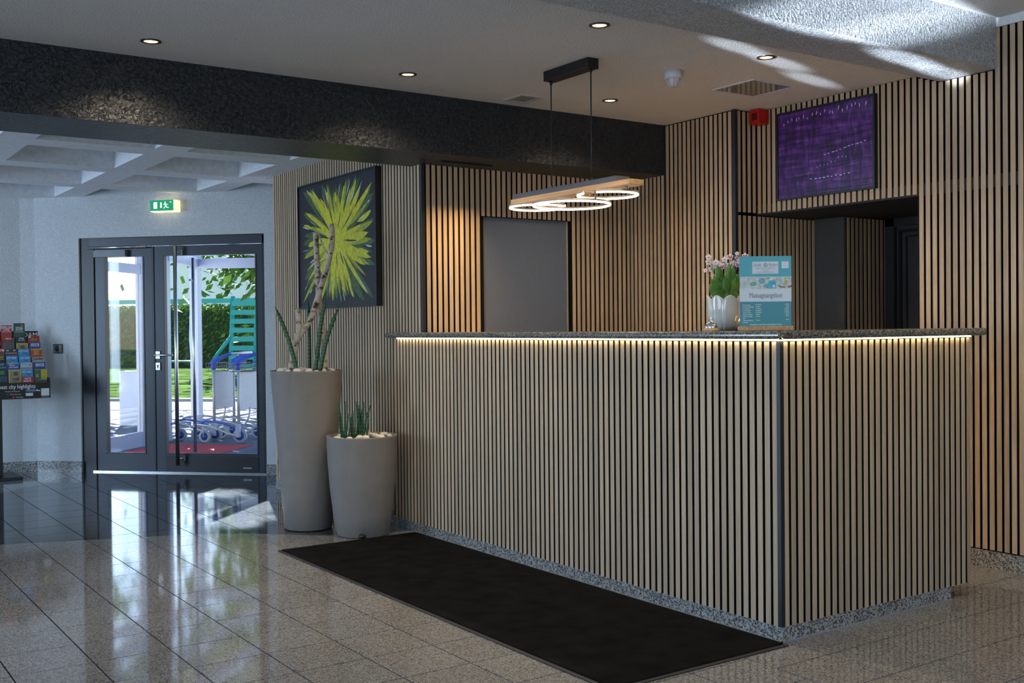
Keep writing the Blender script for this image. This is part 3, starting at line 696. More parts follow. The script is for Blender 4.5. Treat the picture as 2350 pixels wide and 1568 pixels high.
def rays(k, f0, f1, r0, r1, w0, w1, dx, skip=0.0):
    """strokes whose length follows the way from the burst's centre to the canvas edge"""
    out = []
    for i in range(k):
        if rr.random() < skip: continue
        a = 2*PI*(i+rr.uniform(-0.4, 0.4))/k; ca, sa = math.cos(a), math.sin(a)
        mx = min((PW-0.03-abs(cy0))/max(abs(ca), 1e-3), ((PH-0.03-cz0) if sa > 0 else (cz0-0.03))/max(abs(sa), 1e-3))
        r = mx*rr.uniform(r0, r1); ln = mx*rr.uniform(f0, f1)-r
        if ln < 0.04: continue
        out.append((cy0+r*ca, cz0+r*sa, a, ln, rr.uniform(w0, w1), dx-0.0001*i/k))
    return out
strokes('green_strokes', rays(32, 0.9, 1.03, 0.15, 0.4, 0.035, 0.085, -0.0366), G_, p1)
strokes('olive_strokes', rays(30, 0.75, 1.02, 0.05, 0.3, 0.025, 0.055, -0.0370, 0.15), O_, p1)
strokes('yellow_strokes', rays(26, 0.55, 0.98, 0.0, 0.1, 0.03, 0.065, -0.0374, 0.1)+rays(17, 0.8, 0.97, 0.5, 0.72, 0.02, 0.05, -0.0377, 0.2)+rays(16, 0.2, 0.4, 0.0, 0.04, 0.04, 0.07, -0.0379), Y_, p1)
strokes('dark_strokes', rays(9, 0.4, 0.8, 0.12, 0.3, 0.006, 0.014, -0.0380), mat('paint_dark', (0.02, 0.022, 0.035), 0.5), p1)
strokes('white_strokes', rays(46, 0.72, 1.0, 0.55, 0.9, 0.003, 0.012, -0.0382), W_, p1)
strokes('red_dots', [(cy0+r*math.cos(a), cz0+r*math.sin(a), a, 0.012, 0.010, -0.0384) for a in (1.1, 1.75, 2.5, 4.6, 0.9) for r in (0.26, 0.28, 0.30, 0.32, 0.34)], R_, p1)
p2 = thing('painting', 'black framed abstract purple painting on the slatted wall under the ceiling', 'painting', (XR, 4.169, 2.005))
PW2, PH2 = 0.355, 0.527
boxes('frame', [(-0.03, 0, -PW2, PW2, 0, 0.012), (-0.03, 0, -PW2, PW2, PH2-0.012, PH2), (-0.03, 0, -PW2, -PW2+0.012, 0.012, PH2-0.012), (-0.03, 0, PW2-0.012, PW2, 0.012, PH2-0.012)], M_BLK, p2)
mc, n_, l_, b_ = nodes('purple_canvas')
tc = n_.new('ShaderNodeTexCoord'); mp = n_.new('ShaderNodeMapping'); mp.inputs['Scale'].default_value = (1, 26, 7); l_.new(tc.outputs['Object'], mp.inputs['Vector'])
nz = n_.new('ShaderNodeTexNoise'); nz.inputs['Scale'].default_value = 1.3; nz.inputs['Detail'].default_value = 6; nz.inputs['Distortion'].default_value = 0.6; l_.new(mp.outputs[0], nz.inputs['Vector'])
m2 = n_.new('ShaderNodeMapping'); m2.inputs['Scale'].default_value = (1, 3, 34); l_.new(tc.outputs['Object'], m2.inputs['Vector'])
n3 = n_.new('ShaderNodeTexNoise'); n3.inputs['Scale'].default_value = 1.2; n3.inputs['Detail'].default_value = 5; l_.new(m2.outputs[0], n3.inputs['Vector'])
av = n_.new('ShaderNodeMath'); av.operation = 'ADD'; l_.new(nz.outputs[0], av.inputs[0]); l_.new(n3.outputs[0], av.inputs[1])
hf = n_.new('ShaderNodeMath'); hf.operation = 'MULTIPLY'; hf.inputs[1].default_value = 0.5; l_.new(av.outputs[0], hf.inputs[0])
rp = n_.new('ShaderNodeValToRGB'); e = rp.color_ramp.elements
e[0].position = 0.36; e[0].color = (0.012, 0.006, 0.03, 1); e[1].position = 0.72; e[1].color = (0.24, 0.13, 0.42, 1)
x = e.new(0.47); x.color = (0.045, 0.010, 0.11, 1); x = e.new(0.56); x.color = (0.10, 0.022, 0.22, 1)
l_.new(hf.outputs[0], rp.inputs[0]); l_.new(rp.outputs[0], b_.inputs['Base Color']); b_.inputs['Roughness'].default_value = 0.3
bp = n_.new('ShaderNodeBump'); bp.inputs['Strength'].default_value = 0.6; bp.inputs['Distance'].default_value = 0.004; l_.new(hf.outputs[0], bp.inputs['Height']); l_.new(bp.outputs[0], b_.inputs['Normal'])
box('canvas', (-0.024, -0.003, -PW2+0.012, PW2-0.012, 0.012, PH2-0.012), mc, p2)
L_ = mat('paint_lilac', (0.62, 0.56, 0.8), 0.4)
it = [(0.30-0.031*i+rr.uniform(-0.006, 0.006), 0.455+rr.uniform(-0.012, 0.012)+0.001*i, rr.uniform(1.2, 1.9), rr.uniform(0.015, 0.03), 0.006, -0.0245) for i in range(20)]
it += [(0.0-0.028*i, 0.235+0.004*i+rr.uniform(-0.003, 0.003), PI-0.05, rr.uniform(0.012, 0.026), 0.005, -0.0245) for i in range(11)]
it += [(0.10-0.030*i, 0.105+rr.uniform(-0.003, 0.003), PI, rr.uniform(0.012, 0.022), 0.007, -0.0245) for i in range(10)]
it += [(0.05-0.026*i, 0.165+0.004*i+rr.uniform(-0.008, 0.008), 1.4, rr.uniform(0.008, 0.016), 0.004, -0.0245) for i in range(9)]
strokes('white_strokes', it, L_, p2)

# ------------------------------------------------------------------ planters and plants
M_POT = mat('planter_taupe', (0.215, 0.19, 0.17), 0.6, var=0.05, scale=12, bump=0.15, bscale=300)
M_STONE = mat('white_pebble', (0.72, 0.66, 0.58), 0.7, var=0.15, scale=20)
M_SOIL = mat('soil', (0.05, 0.035, 0.025), 0.95, bump=0.8, bscale=80)
def planter(name, label, loc, prof, fill):
    t = thing(name, label, 'planter', loc)
    lathe('pot', prof, M_POT, t, 56)
    lathe('soil', [(0, fill[1]), (fill[0], fill[1])], M_SOIL, t, 40)
    return t
tp = planter('planter', 'tall tapered taupe planter holding birch branches and spear plant', (2.805, 6.35, 0),
    [(0, 0), (0.140, 0), (0.150, 0.012), (0.168, 0.25), (0.190, 0.55), (0.210, 0.80), (0.224, 0.985), (0.2265, 0.992), (0.224, 0.996), (0.214, 0.994), (0.210, 0.95)], (0.2125, 0.978))
lathe('shadow_gap', [(0.132, -0.0), (0.145, 0.001), (0.145, 0.01), (0.13, 0.01)], M_BLK, tp, 40)
sp_ = planter('planter', 'short rounded taupe planter with a small spear plant beside the mat', (2.985, 5.95, 0),
    [(0, 0), (0.150, 0), (0.160, 0.010), (0.178, 0.12), (0.198, 0.30), (0.209, 0.45), (0.214, 0.595), (0.2155, 0.602), (0.213, 0.606), (0.196, 0.604), (0.193, 0.57)], (0.194, 0.580))
tube('drain_plug', [(2.905-2.985, 5.83-5.95, 0.0165), (2.905-2.985, 5.7878-5.95, 0.0165)], 0.0155, M_BLK, sp_, 14)
text('embossed_number', '3', 0.06, M_POT, sp_, (0.075, -0.176, 0.07), (PI/2-0.1, 0, 0.45))
def pebbles(c, R, z, k, label, seed, stems):
    r = random.Random(seed); done = []; tries = 0
    while len(done) < k:
        tries += 1
        a = r.uniform(0, 2*PI); d = R*math.sqrt(r.uniform(0.05, 1)); x, y = c[0]+d*math.cos(a), c[1]+d*math.sin(a); s = r.uniform(0.016, 0.03)*max(0.6, 1-tries/4000)
        if any(math.hypot(x-u, y-v) < 1.12*(s+w) for u, v, w in done): continue
        if any(math.hypot(x-u, y-v) < 1.2*s+w for u, v, w in stems): continue
        done.append((x, y, s))
        bm = bmesh.new(); bmesh.ops.create_icosphere(bm, subdivisions=2, radius=s)
        ph = r.uniform(0, 9)
        for v in bm.verts: v.co *= 1+0.12*math.sin(v.co.x*90+ph)+0.1*math.sin(v.co.y*70+ph*2); v.co.z *= 0.66
        o = from_bm('pebble', bm, M_STONE, None, smooth=True); o.location = (x, y, z+s*0.5)
        tag(o, label, 'pebble', label.split(' on ')[1].replace('the soil of ', 'pebbles in '))
pebbles((2.805, 6.35), 0.18, 0.983, 16, 'pale rounded pebble on the soil of the tall planter', 5, [(2.722, 6.404, 0.028), (2.921, 6.328, 0.024), (2.726, 6.304, 0.019), (2.86, 6.43, 0.017), (2.835, 6.289, 0.018), (2.845, 6.249, 0.019)])
# foot (x, y) and tip of every leaf of the small spear plant
TUFT = [((2.882,5.996),(2.852,5.996,.826)),((2.889,5.991),(2.887,5.972,.818)),((2.895,5.987),(2.901,5.96,.741)),((2.879,5.998),(2.854,5.993,.757)),((2.933,5.96),(2.924,5.945,.756)),((2.95,5.949),(2.941,5.934,.818)),((2.966,5.938),(2.96,5.921,.825)),((2.972,5.934),(2.979,5.908,.813)),((2.978,5.929),(3.014,5.884,.797)),((2.985,5.925),(2.997,5.895,.755)),((2.946,5.951),(2.952,5.925,.717)),((2.908,5.978),(2.913,5.951,.694)),((3.0,5.915),(3.002,5.891,.716)),((2.959,5.943),(2.972,5.912,.748)),((2.889,5.991),(2.869,5.982,.726)),((2.943,5.954),(2.908,5.956,.725)),((2.90,6.0),(2.905,6.01,.79)),((2.96,5.96),(2.965,5.965,.80)),((2.975,5.95),(2.99,5.95,.77)),((2.93,5.98),(2.94,5.99,.74))]
pebbles((2.985, 5.95), 0.165, 0.583, 20, 'pale rounded pebble on the soil of the short planter', 9, [(a[0], a[1], 0.011) for a, b in TUFT]+[(3.006, 5.899, 0.008)])
# birch bark
mb, n_, l_, b_ = nodes('birch_bark')
tc = n_.new('ShaderNodeTexCoord'); mp = n_.new('ShaderNodeMapping'); mp.inputs['Scale'].default_value = (16, 16, 20); l_.new(tc.outputs['Object'], mp.inputs['Vector'])
nz = n_.new('ShaderNodeTexNoise'); nz.inputs['Scale'].default_value = 1.6; nz.inputs['Detail'].default_value = 5; l_.new(mp.outputs[0], nz.inputs['Vector'])
rp = n_.new('ShaderNodeValToRGB'); e = rp.color_ramp.elements; e[0].position = 0.30; e[0].color = (0.03, 0.018, 0.012, 1); e[1].position = 0.46; e[1].color = (0.48, 0.40, 0.31, 1)
x = e.new(0.38); x.color = (0.22, 0.15, 0.10, 1); x = e.new(0.8); x.color = (0.62, 0.55, 0.45, 1)
l_.new(nz.outputs[0], rp.inputs[0]); l_.new(rp.outputs[0], b_.inputs['Base Color']); b_.inputs['Roughness'].default_value = 0.8
bp = n_.new('ShaderNodeBump'); bp.inputs['Strength'].default_value = 0.6; bp.inputs['Distance'].default_value = 0.006; l_.new(nz.outputs[0], bp.inputs['Height']); l_.new(bp.outputs[0], b_.inputs['Normal'])
M_KNOT = mat('bark_knot', (0.03, 0.02, 0.014), 0.9)
def smooth_path(pts, k=4):
    pts = [Vector(p) for p in pts]; out = []
    for i in range(len(pts)-1):
        p0 = pts[max(i-1, 0)]; p1_ = pts[i]; p2_ = pts[i+1]; p3 = pts[min(i+2, len(pts)-1)]
        for j in range(k):
            t = j/k
            out.append(0.5*((2*p1_)+(p2_-p0)*t+(2*p0-5*p1_+4*p2_-p3)*t*t+(3*p1_-p0-3*p2_+p3)*t**3))
    out.append(pts[-1]); return out
def branch(name, label, base, pts, r0, r1, parent=None, part=None):
    pp = smooth_path(pts); k = len(pp)
    if parent is None:
        parent = thing(name, label, 'branch', base)
    pp = [p-Vector(base) for p in pp]
    rad = [r0+(r1-r0)*i/(k-1)+rr.uniform(-0.0012, 0.0012) for i in range(k)]
    o = tube(part or 'stem', pp, rad, mb, parent, 14)
    return parent, pp, rad
B1 = [(2.722, 6.404, 0.950), (2.74, 6.393, 1.099), (2.758, 6.382, 1.192), (2.8, 6.354, 1.265), (2.84, 6.328, 1.344), (2.869, 6.31, 1.45), (2.903, 6.288, 1.582), (2.939, 6.266, 1.728), (2.951, 6.259, 1.841), (2.947, 6.263, 1.914)]
base1 = (2.722, 6.404, 0.963)
b1, pp, rad = branch('birch_branch', 'thick forked birch branch leaning right in the tall planter', base1, B1, 0.024, 0.0155)
branch('', '', base1, [(2.745, 6.38, 1.17), (2.762, 6.36, 1.265), (2.753, 6.364, 1.384)], 0.020, 0.0165, b1, 'side_stub')
branch('', '', base1, [(2.932, 6.27, 1.715), (2.905, 6.288, 1.765), (2.878, 6.31, 1.862)], 0.006, 0.003, b1, 'twig')
branch('', '', base1, [(2.925, 6.272, 1.70), (2.895, 6.285, 1.68), (2.872, 6.29, 1.665)], 0.004, 0.002, b1, 'twig')
def knots(par, pp, rad, idx):
    for i in idx:
        d = (CAM-Vector(par.location)-pp[i]); d.z = 0; d.normalize()
        side = Vector((-d.y, d.x, 0))*rr.uniform(-0.4, 0.4); q = (d+side).normalized()
        bm = bmesh.new(); bmesh.ops.create_uvsphere(bm, u_segments=10, v_segments=6, radius=0.0075)
        for v in bm.verts: v.co = Vector((v.co.x*1.0, v.co.y*1.0, v.co.z*0.7))
        o = from_bm('knot', bm, M_KNOT, par, smooth=True); o.location = pp[i]+q*rad[i]*0.82
knots(b1, pp, rad, (3, 6, 9, 14, 18, 22, 24, 28, 31))
B2 = [(2.921, 6.328, 0.950), (2.915, 6.334, 1.183), (2.902, 6.346, 1.344), (2.896, 6.353, 1.478), (2.892, 6.357, 1.612), (2.888, 6.361, 1.732), (2.885, 6.366, 1.866)]
b2, pp, rad = branch('birch_branch', 'straight upright birch branch standing behind the forked one', (2.921, 6.328, 0.963), B2, 0.021, 0.0175)
knots(b2, pp, rad, (5, 11, 15, 17, 20))
# spear plant: each spike banded green
ms, n_, l_, b_ = nodes('spear_leaf')
tc = n_.new('ShaderNodeTexCoord'); wv = n_.new('ShaderNodeTexWave'); wv.bands_direction = 'Z'; wv.inputs['Scale'].default_value = 14; wv.inputs['Distortion'].default_value = 3; l_.new(tc.outputs['Object'], wv.inputs['Vector'])
rp = n_.new('ShaderNodeValToRGB'); e = rp.color_ramp.elements; e[0].color = (0.008, 0.04, 0.014, 1); e[1].color = (0.03, 0.11, 0.03, 1); l_.new(wv.outputs[0], rp.inputs[0]); l_.new(rp.outputs[0], b_.inputs['Base Color']); b_.inputs['Roughness'].default_value = 0.4
pl = thing('spear_plant', 'four tall dark green cylindrical spear leaves in the tall planter', 'plant', (2.81, 6.33, 0.963))
for pts in ([(2.728, 6.302, 0.955), (2.695, 6.328, 1.134), (2.659, 6.354, 1.266), (2.615, 6.387, 1.398)], [(2.86, 6.43, 0.955), (2.862, 6.433, 1.251), (2.859, 6.438, 1.447)], [(2.833, 6.29, 0.955), (2.87, 6.27, 1.283), (2.9, 6.252, 1.455)], [(2.843, 6.25, 0.955), (2.888, 6.22, 1.197), (2.954, 6.178, 1.401)]):
    pp = [p-Vector(pl.location) for p in smooth_path(pts, 6)]; k = len(pp)
    tube('leaf', pp, [0.0145*(1-0.25*i/k) if i < k-3 else 0.0145*0.72*(k-1-i+0.15)/3 for i in range(k)], ms, pl, 10)
ps = thing('spear_plant', 'small tuft of thin upright green spear leaves in the short planter', 'plant', (2.94, 5.955, 0.582))
for a, b in TUFT:
    p0 = Vector((a[0], a[1], 0.575)); q = Vector(b); mid = p0.lerp(q, 0.5)+Vector((rr.uniform(-.006, .006), rr.uniform(-.006, .006), 0))
    pp = [p-Vector(ps.location) for p in smooth_path([p0, mid, q], 5)]; k = len(pp)
    tube('leaf', pp, [0.0068*(1-0.5*i/k) if i < k-1 else 0.0008 for i in range(k)], ms, ps, 7)
tube('plant_label', [(3.006-2.94, 5.90-5.955, -0.012), (3.007-2.94, 5.895-5.955, 0.06)], 0.004, mat('label_stick', (0.45, 0.33, 0.2), 0.6), ps, 6)

# ------------------------------------------------------------------ things on the counter
CT = 1.2275
bl = thing('reception_bell', 'chrome reception bell on a wooden base on the counter', 'bell', (3.287, 3.285, CT))
lathe('base', [(0, 0), (0.037, 0), (0.037, 0.004), (0.031, 0.011), (0, 0.011)], M_OAKX, bl, 28)
lathe('dome', [(0.0275, 0.011), (0.0285, 0.014), (0.0265, 0.024), (0.020, 0.035), (0.010, 0.0415), (0, 0.043)], M_CHROME, bl, 32)
lathe('button', [(0.003, 0.042), (0.0035, 0.048), (0.0055, 0.05), (0.005, 0.054), (0.002, 0.06), (0, 0.061)], M_CHROME, bl, 12)
K = 4.72/4.6
def sc(p): return CAM+(Vector(p)-CAM)*K
vc = Vector((3.444, 3.357, CT))
vs = thing('flower_pot', 'white glazed ceramic pot shaped like tulip petals holding a flowering plant', 'flower pot', vc)
M_CER = mat('white_ceramic', (0.60, 0.61, 0.60), 0.12, var=0.02, spec=0.6, coat=0.5)
lathe('inner_bowl', [(0, 0), (0.045, 0), (0.049, 0.006), (0.062, 0.03), (0.068, 0.07), (0.068, 0.11), (0.064, 0.11), (0.06, 0.07), (0.0, 0.065)], M_CER, vs, 40)
for k in range(8):
    a0 = 2*PI*(k+0.35)/8; off = 0.0025 if k % 2 else 0.0
    bm = bmesh.new(); G = []
    zz = [0.004, 0.03, 0.06, 0.095, 0.122, 0.137, 0.147, 0.153]; rz_ = [0.050, 0.064, 0.071, 0.074, 0.075, 0.0755, 0.0765, 0.078]; hw = [0.46, 0.48, 0.50, 0.50, 0.47, 0.38, 0.22, 0.03]
    for z, r, w in zip(zz, rz_, hw):
        G.append([bm.verts.new(((r+off+0.0025*(1-abs(s)))*math.cos(a0+s*w), (r+off+0.0025*(1-abs(s)))*math.sin(a0+s*w), z)) for s in (-1, -0.5, 0, 0.5, 1)])
    for A, B in zip(G, G[1:]):
        for j in range(4): bm.faces.new((A[j], A[j+1], B[j+1], B[j]))
    ext = bmesh.ops.extrude_face_region(bm, geom=list(bm.faces))
    for v in [g for g in ext['geom'] if isinstance(g, bmesh.types.BMVert)]:
        h_ = math.hypot(v.co.x, v.co.y); v.co.x *= (h_-0.004)/h_; v.co.y *= (h_-0.004)/h_
    bmesh.ops.recalc_face_normals(bm, faces=bm.faces)
    from_bm('petal', bm, M_CER, vs, smooth=True)
fpn = thing('flowering_plant', 'pansy orchid plant with white and magenta flowers growing from the ceramic pot', 'plant', (vc.x, vc.y, CT+0.07))
bp_ = Vector(fpn.location)
M_LEAF = mat('fresh_leaf', (0.09, 0.21, 0.03), 0.45, var=0.4, scale=25); M_STEM = mat('stem_green', (0.12, 0.22, 0.05), 0.5)
M_PET = mat('petal_pale', (0.78, 0.66, 0.66), 0.5, var=0.06); M_MAG = mat('petal_magenta', (0.45, 0.02, 0.14), 0.5); M_PUR = mat('petal_purple', (0.35, 0.06, 0.38), 0.5); M_YEL = mat('flower_eye', (0.7, 0.55, 0.2), 0.5)
def leaf_blade(parent, p, tip, w, name='leaf'):
    p = Vector(p); tip = Vector(tip); d = tip-p; L = d.length; d.normalize()
    s = d.cross(Vector((0.7+rr.uniform(-0.5, 0.5), 0.7+rr.uniform(-0.5, 0.5), 0.35))).normalized(); nrm = s.cross(d)
    bm = bmesh.new(); prev = None
    for i in range(7):
        t = i/6; hw_ = w*math.sin(PI*min(1, t*0.93+0.07))**0.8*(0.5 if i in (0, 6) else 1)*0.5
        c = p+d*L*t+nrm*(math.sin(t*PI)*0.12*L)
        row = [bm.verts.new(c-s*hw_+nrm*hw_*0.35), bm.verts.new(c), bm.verts.new(c+s*hw_+nrm*hw_*0.35)]
        if prev:
            for j in range(2): bm.faces.new((prev[j], prev[j+1], row[j+1], row[j]))
        prev = row
    o = from_bm(name, bm, M_LEAF, parent, smooth=True)
    md = o.modifiers.new('thick', 'SOLIDIFY'); md.thickness = 0.0008
    return o
lv = [(3.324,3.274,1.382),(3.336,3.265,1.365),(3.348,3.258,1.426),(3.333,3.269,1.443),(3.367,3.244,1.412),(3.383,3.234,1.426),(3.356,3.253,1.449),(3.306,3.287,1.436),(3.311,3.283,1.422),(3.38,3.235,1.388),(3.361,3.248,1.381),(3.322,3.277,1.485),(3.374,3.241,1.473),(3.294,3.295,1.427),(3.387,3.231,1.444),(3.34,3.263,1.412),(3.353,3.255,1.48)]
for i, p in enumerate(lv):
    q = sc(p); out_ = (q-bp_); c0 = bp_+Vector((out_.x*0.25, out_.y*0.25, 0.035)) - bp_
    tipp = (q-bp_)+Vector((rr.uniform(-.012, .012), rr.uniform(-.012, .012), rr.uniform(-.004, .012)))
    start = c0.lerp(tipp, 0.25)
    leaf_blade(fpn, start, tipp+(tipp-start)*0.2, 0.062 if i < 11 else 0.04)
for i in range(10):
    a = 2*PI*i/10+0.2; d = Vector((math.cos(a), math.sin(a), 0))
    leaf_blade(fpn, d*0.012+Vector((0, 0, 0.06)), d*rr.uniform(0.05, 0.075)+Vector((0, 0, rr.uniform(0.10, 0.17))), 0.045)
# the one broad leaf hanging over the rim
leaf_blade(fpn, sc((3.352, 3.255, 1.40))-bp_, sc((3.325, 3.25, 1.348))-bp_, 0.055)
fl = [(3.318,3.329,1.542),(3.317,3.329,1.521),(3.306,3.336,1.485),(3.33,3.32,1.509),(3.34,3.313,1.504),(3.327,3.322,1.491),(3.351,3.305,1.513),(3.345,3.309,1.461),(3.374,3.29,1.532),(3.393,3.277,1.543),(3.379,3.287,1.51),(3.394,3.276,1.508),(3.389,3.279,1.489),(3.363,3.297,1.502),(3.418,3.26,1.556),(3.417,3.261,1.538),(3.422,3.257,1.509),(3.406,3.268,1.515),(3.446,3.241,1.546),(3.343,3.312,1.52),(3.409,3.265,1.461),(3.426,3.254,1.524)]
MAGI = {9, 11, 13, 15, 18}; PURI = {12, 16}
for i, p in enumerate(fl):
    q = sc(p)-bp_; face = (CAM-sc(p)).normalized(); face.z = 0.25; face.normalize()
    stem0 = Vector((q.x*0.35, q.y*0.35, 0.08))
    tube('stem', smooth_path([stem0, stem0.lerp(q, 0.5)+Vector((0, 0, 0.02)), q-face*0.004], 3), 0.0011, M_STEM, fpn, 5)
    fl_r = 0.0115 if i not in (2, 14, 15) else 0.008
    side = face.cross(Vector((0, 0, 1))).normalized(); up = side.cross(face)
    head = None
    bm = bmesh.new()
    for k in range(5):
        a = 2*PI*k/5+PI/2; dv = side*math.cos(a)+up*math.sin(a); tv = side*-math.sin(a)+up*math.cos(a)
        pts = [q+dv*fl_r*0.1, q+dv*fl_r*0.6+tv*fl_r*0.5+face*0.001, q+dv*fl_r*1.15+tv*fl_r*0.35, q+dv*fl_r*1.25, q+dv*fl_r*1.15-tv*fl_r*0.35, q+dv*fl_r*0.6-tv*fl_r*0.5+face*0.001]
        bm.faces.new([bm.verts.new(v) for v in pts])
    head = from_bm('flower', bm, M_PET, fpn)
    bm = bmesh.new()
    for k in ((1, 2, 3, 4) if i in MAGI or i in PURI else (2, 3)):
        a = 2*PI*k/5+PI/2; dv = side*math.cos(a)+up*math.sin(a); tv = side*-math.sin(a)+up*math.cos(a); s = fl_r*(0.85 if i in MAGI or i in PURI else 0.4)
        bm.faces.new([bm.verts.new(v+face*0.0012) for v in (q+dv*s*0.1, q+dv*s*0.7+tv*s*0.4, q+dv*s*1.1, q+dv*s*0.7-tv*s*0.4)])
    from_bm('flower_marking', bm, M_PUR if i in PURI else M_MAG, head)
    bm = bmesh.new(); bmesh.ops.create_icosphere(bm, subdivisions=1, radius=fl_r*0.22)
    from_bm('flower_eye', bm, M_YEL, head).location = q+face*0.001

# price card on the counter
sa = math.atan2(2.976-3.098, 3.435-3.258)
cs = thing('price_card', 'turquoise and white massage price card in a wooden stand on the counter', 'sign', ((3.258+3.435)/2, (3.098+2.976)/2, CT), sa)
box('wood_stand', (-0.108, 0.108, -0.02, 0.035, 0, 0.0185), M_OAKX, cs, bev=0.002)
TQ = mat('print_turquoise', (0.05, 0.36, 0.46), 0.35, var=0.03); TQ2 = mat('print_teal', (0.015, 0.22, 0.29), 0.35, var=0.03); PWH = mat('print_white', (0.62, 0.67, 0.74), 0.35, var=0.02); PGR = mat('print_grey', (0.14, 0.20, 0.24), 0.5)
card = box('card', (-0.105, 0.105, -0.001, 0.001, 0.0185, 0.302), PWH, cs)
F = -0.0014
flat('teal_field', [rect(-0.105, 0.105, 0.0185, 0.118)], TQ2, card, F)
flat('turquoise_field', [rect(-0.105, 0.105, 0.219, 0.302)], TQ, card, F)
flat('logo_box', [rect(-0.054, 0.052, 0.231, 0.280)], PWH, card, F*1.3)
flat('code_box', [rect(0.065, 0.094, 0.252, 0.280)], PWH, card, F*1.3)
text('logo_text', 'Linda', 0.018, PGR, card, (-0.050, F*1.6, 0.261), sx=0.78, shear=0.35)
text('logo_text', 'Rückert', 0.018, PGR, card, (0.012, F*1.6, 0.261), sx=0.62, shear=0.35)
rg = [disc(0.0+0.0068*math.cos(2*PI*k/6), 0.266+0.0068*math.sin(2*PI*k/6), 0.0028, 10) for k in range(6)]+[disc(0, 0.266, 0.0028, 10)]
flat('logo_emblem', rg, mat('print_slate', (0.20, 0.33, 0.40), 0.5), card, F*1.6)
text('logo_text', 'HEILPRAKTIKERIN', 0.011, mat('print_pale', (0.36, 0.42, 0.47), 0.5), card, (-0.001, F*1.6, 0.249), align='CENTER', sx=0.88)
text('logo_text', 'Diplomierte', 0.005, PGR, card, (-0.001, F*1.6, 0.2425), align='CENTER')
text('logo_text', 'Gesundheits- und Krankenpflegerin', 0.0062, PGR, card, (-0.001, F*1.6, 0.2355), align='CENTER', sx=0.82)
# photo strip: stones, flowers and bowl
flat('photo_strip', [rect(-0.105, 0.105, 0.170, 0.217)], mat('photo_ground', (0.48, 0.55, 0.55), 0.4, var=0.35, scale=60), card, F*1.2)
flat('photo_stones', [disc(-0.015, 0.202, 0.014, 16, 0.012), disc(0.006, 0.181, 0.016, 16, 0.008), disc(-0.05, 0.19, 0.014, 16, 0.008)], mat('photo_blue', (0.17, 0.33, 0.40), 0.4, var=0.3, scale=90), card, F*1.4)
flat('photo_bowl', [[(0.005, 0.171), (0.043, 0.171), (0.043, 0.196), (0.03, 0.206), (0.012, 0.2)]], mat('photo_aqua', (0.06, 0.36, 0.52), 0.4, var=0.4, scale=90), card, F*1.5)
flat('photo_petals', [disc(0.033, 0.180, 0.006), disc(-0.033, 0.208, 0.007, 12, 0.004), disc(0.02, 0.213, 0.012, 12, 0.004)], PWH, card, F*1.7)
flat('photo_leaves', [[(-0.055, 0.196), (-0.045, 0.201), (-0.038, 0.196), (-0.046, 0.192)], [(0.0, 0.209), (0.01, 0.216), (0.022, 0.214), (0.01, 0.208)], [(0.074, 0.21), (0.08, 0.216), (0.082, 0.206)]], mat('photo_green', (0.22, 0.42, 0.06), 0.4), card, F*1.8)
flat('photo_dish', [[(0.045, 0.186), (0.065, 0.179), (0.08, 0.178), (0.076, 0.173), (0.058, 0.176)], [(0.088, 0.178), (0.105, 0.184), (0.105, 0.177), (0.092, 0.173)]], mat('photo_brown', (0.20, 0.07, 0.04), 0.4), card, F*1.8)
flat('photo_flower', [disc(0.082, 0.195, 0.008, 10, 0.011)], mat('photo_gold', (0.5, 0.42, 0.08), 0.4), card, F*1.8)
text('title', 'Massageangebot', 0.0295, PGR, card, (0.0, F*1.5, 0.134), align='CENTER', sx=0.70)
LW = mat('print_light', (0.75, 0.85, 0.88), 0.4)
L3 = [('Klassische Massage', 'ab 45 Minuten', 'ab 45,00 €'), ('verbundene Lymphmassage', '60 Minuten', '60,00 €'), ('Hot Dog Massage', 'ab 30 Minuten', 'ab 30,00 €'), ('Hot Stone Massage', 'ab 60 Minuten', 'ab 60,00 €'), ('Ganzkörpermassage', 'ab 60 Minuten', 'ab 60,00 €'), ('Kräuterstempelmassage', '60 Minuten', '60,00 €'), ('Fußreflexzonenmassage', '60 Minuten', '60,00 €'), ('basisch', '', ''), ('Rückenpeeling, Ergänzung', '30 Minuten', '30,00 €'), ('zur Massage', '', '')]
for i, (a, b, c) in enumerate(L3):
    z = 0.1025-i*0.0078
    text('price_line', a, 0.0066, LW, card, (-0.094, F*1.5, z), sx=0.62, bold=0.0001)
    if b: text('price_line', b, 0.0066, LW, card, (-0.041, F*1.5, z+0.0005), sx=0.62, bold=0.0001)
    if c: text('price_line', c, 0.0066, LW, card, (0.094, F*1.5, z+0.002), align='RIGHT', sx=0.62, bold=0.0001)
text('footer', 'Vereinbaren Sie Ihren individuellen Termin', 0.0105, LW, card, (0.0, F*1.5, 0.0215), align='CENTER', sx=0.72)

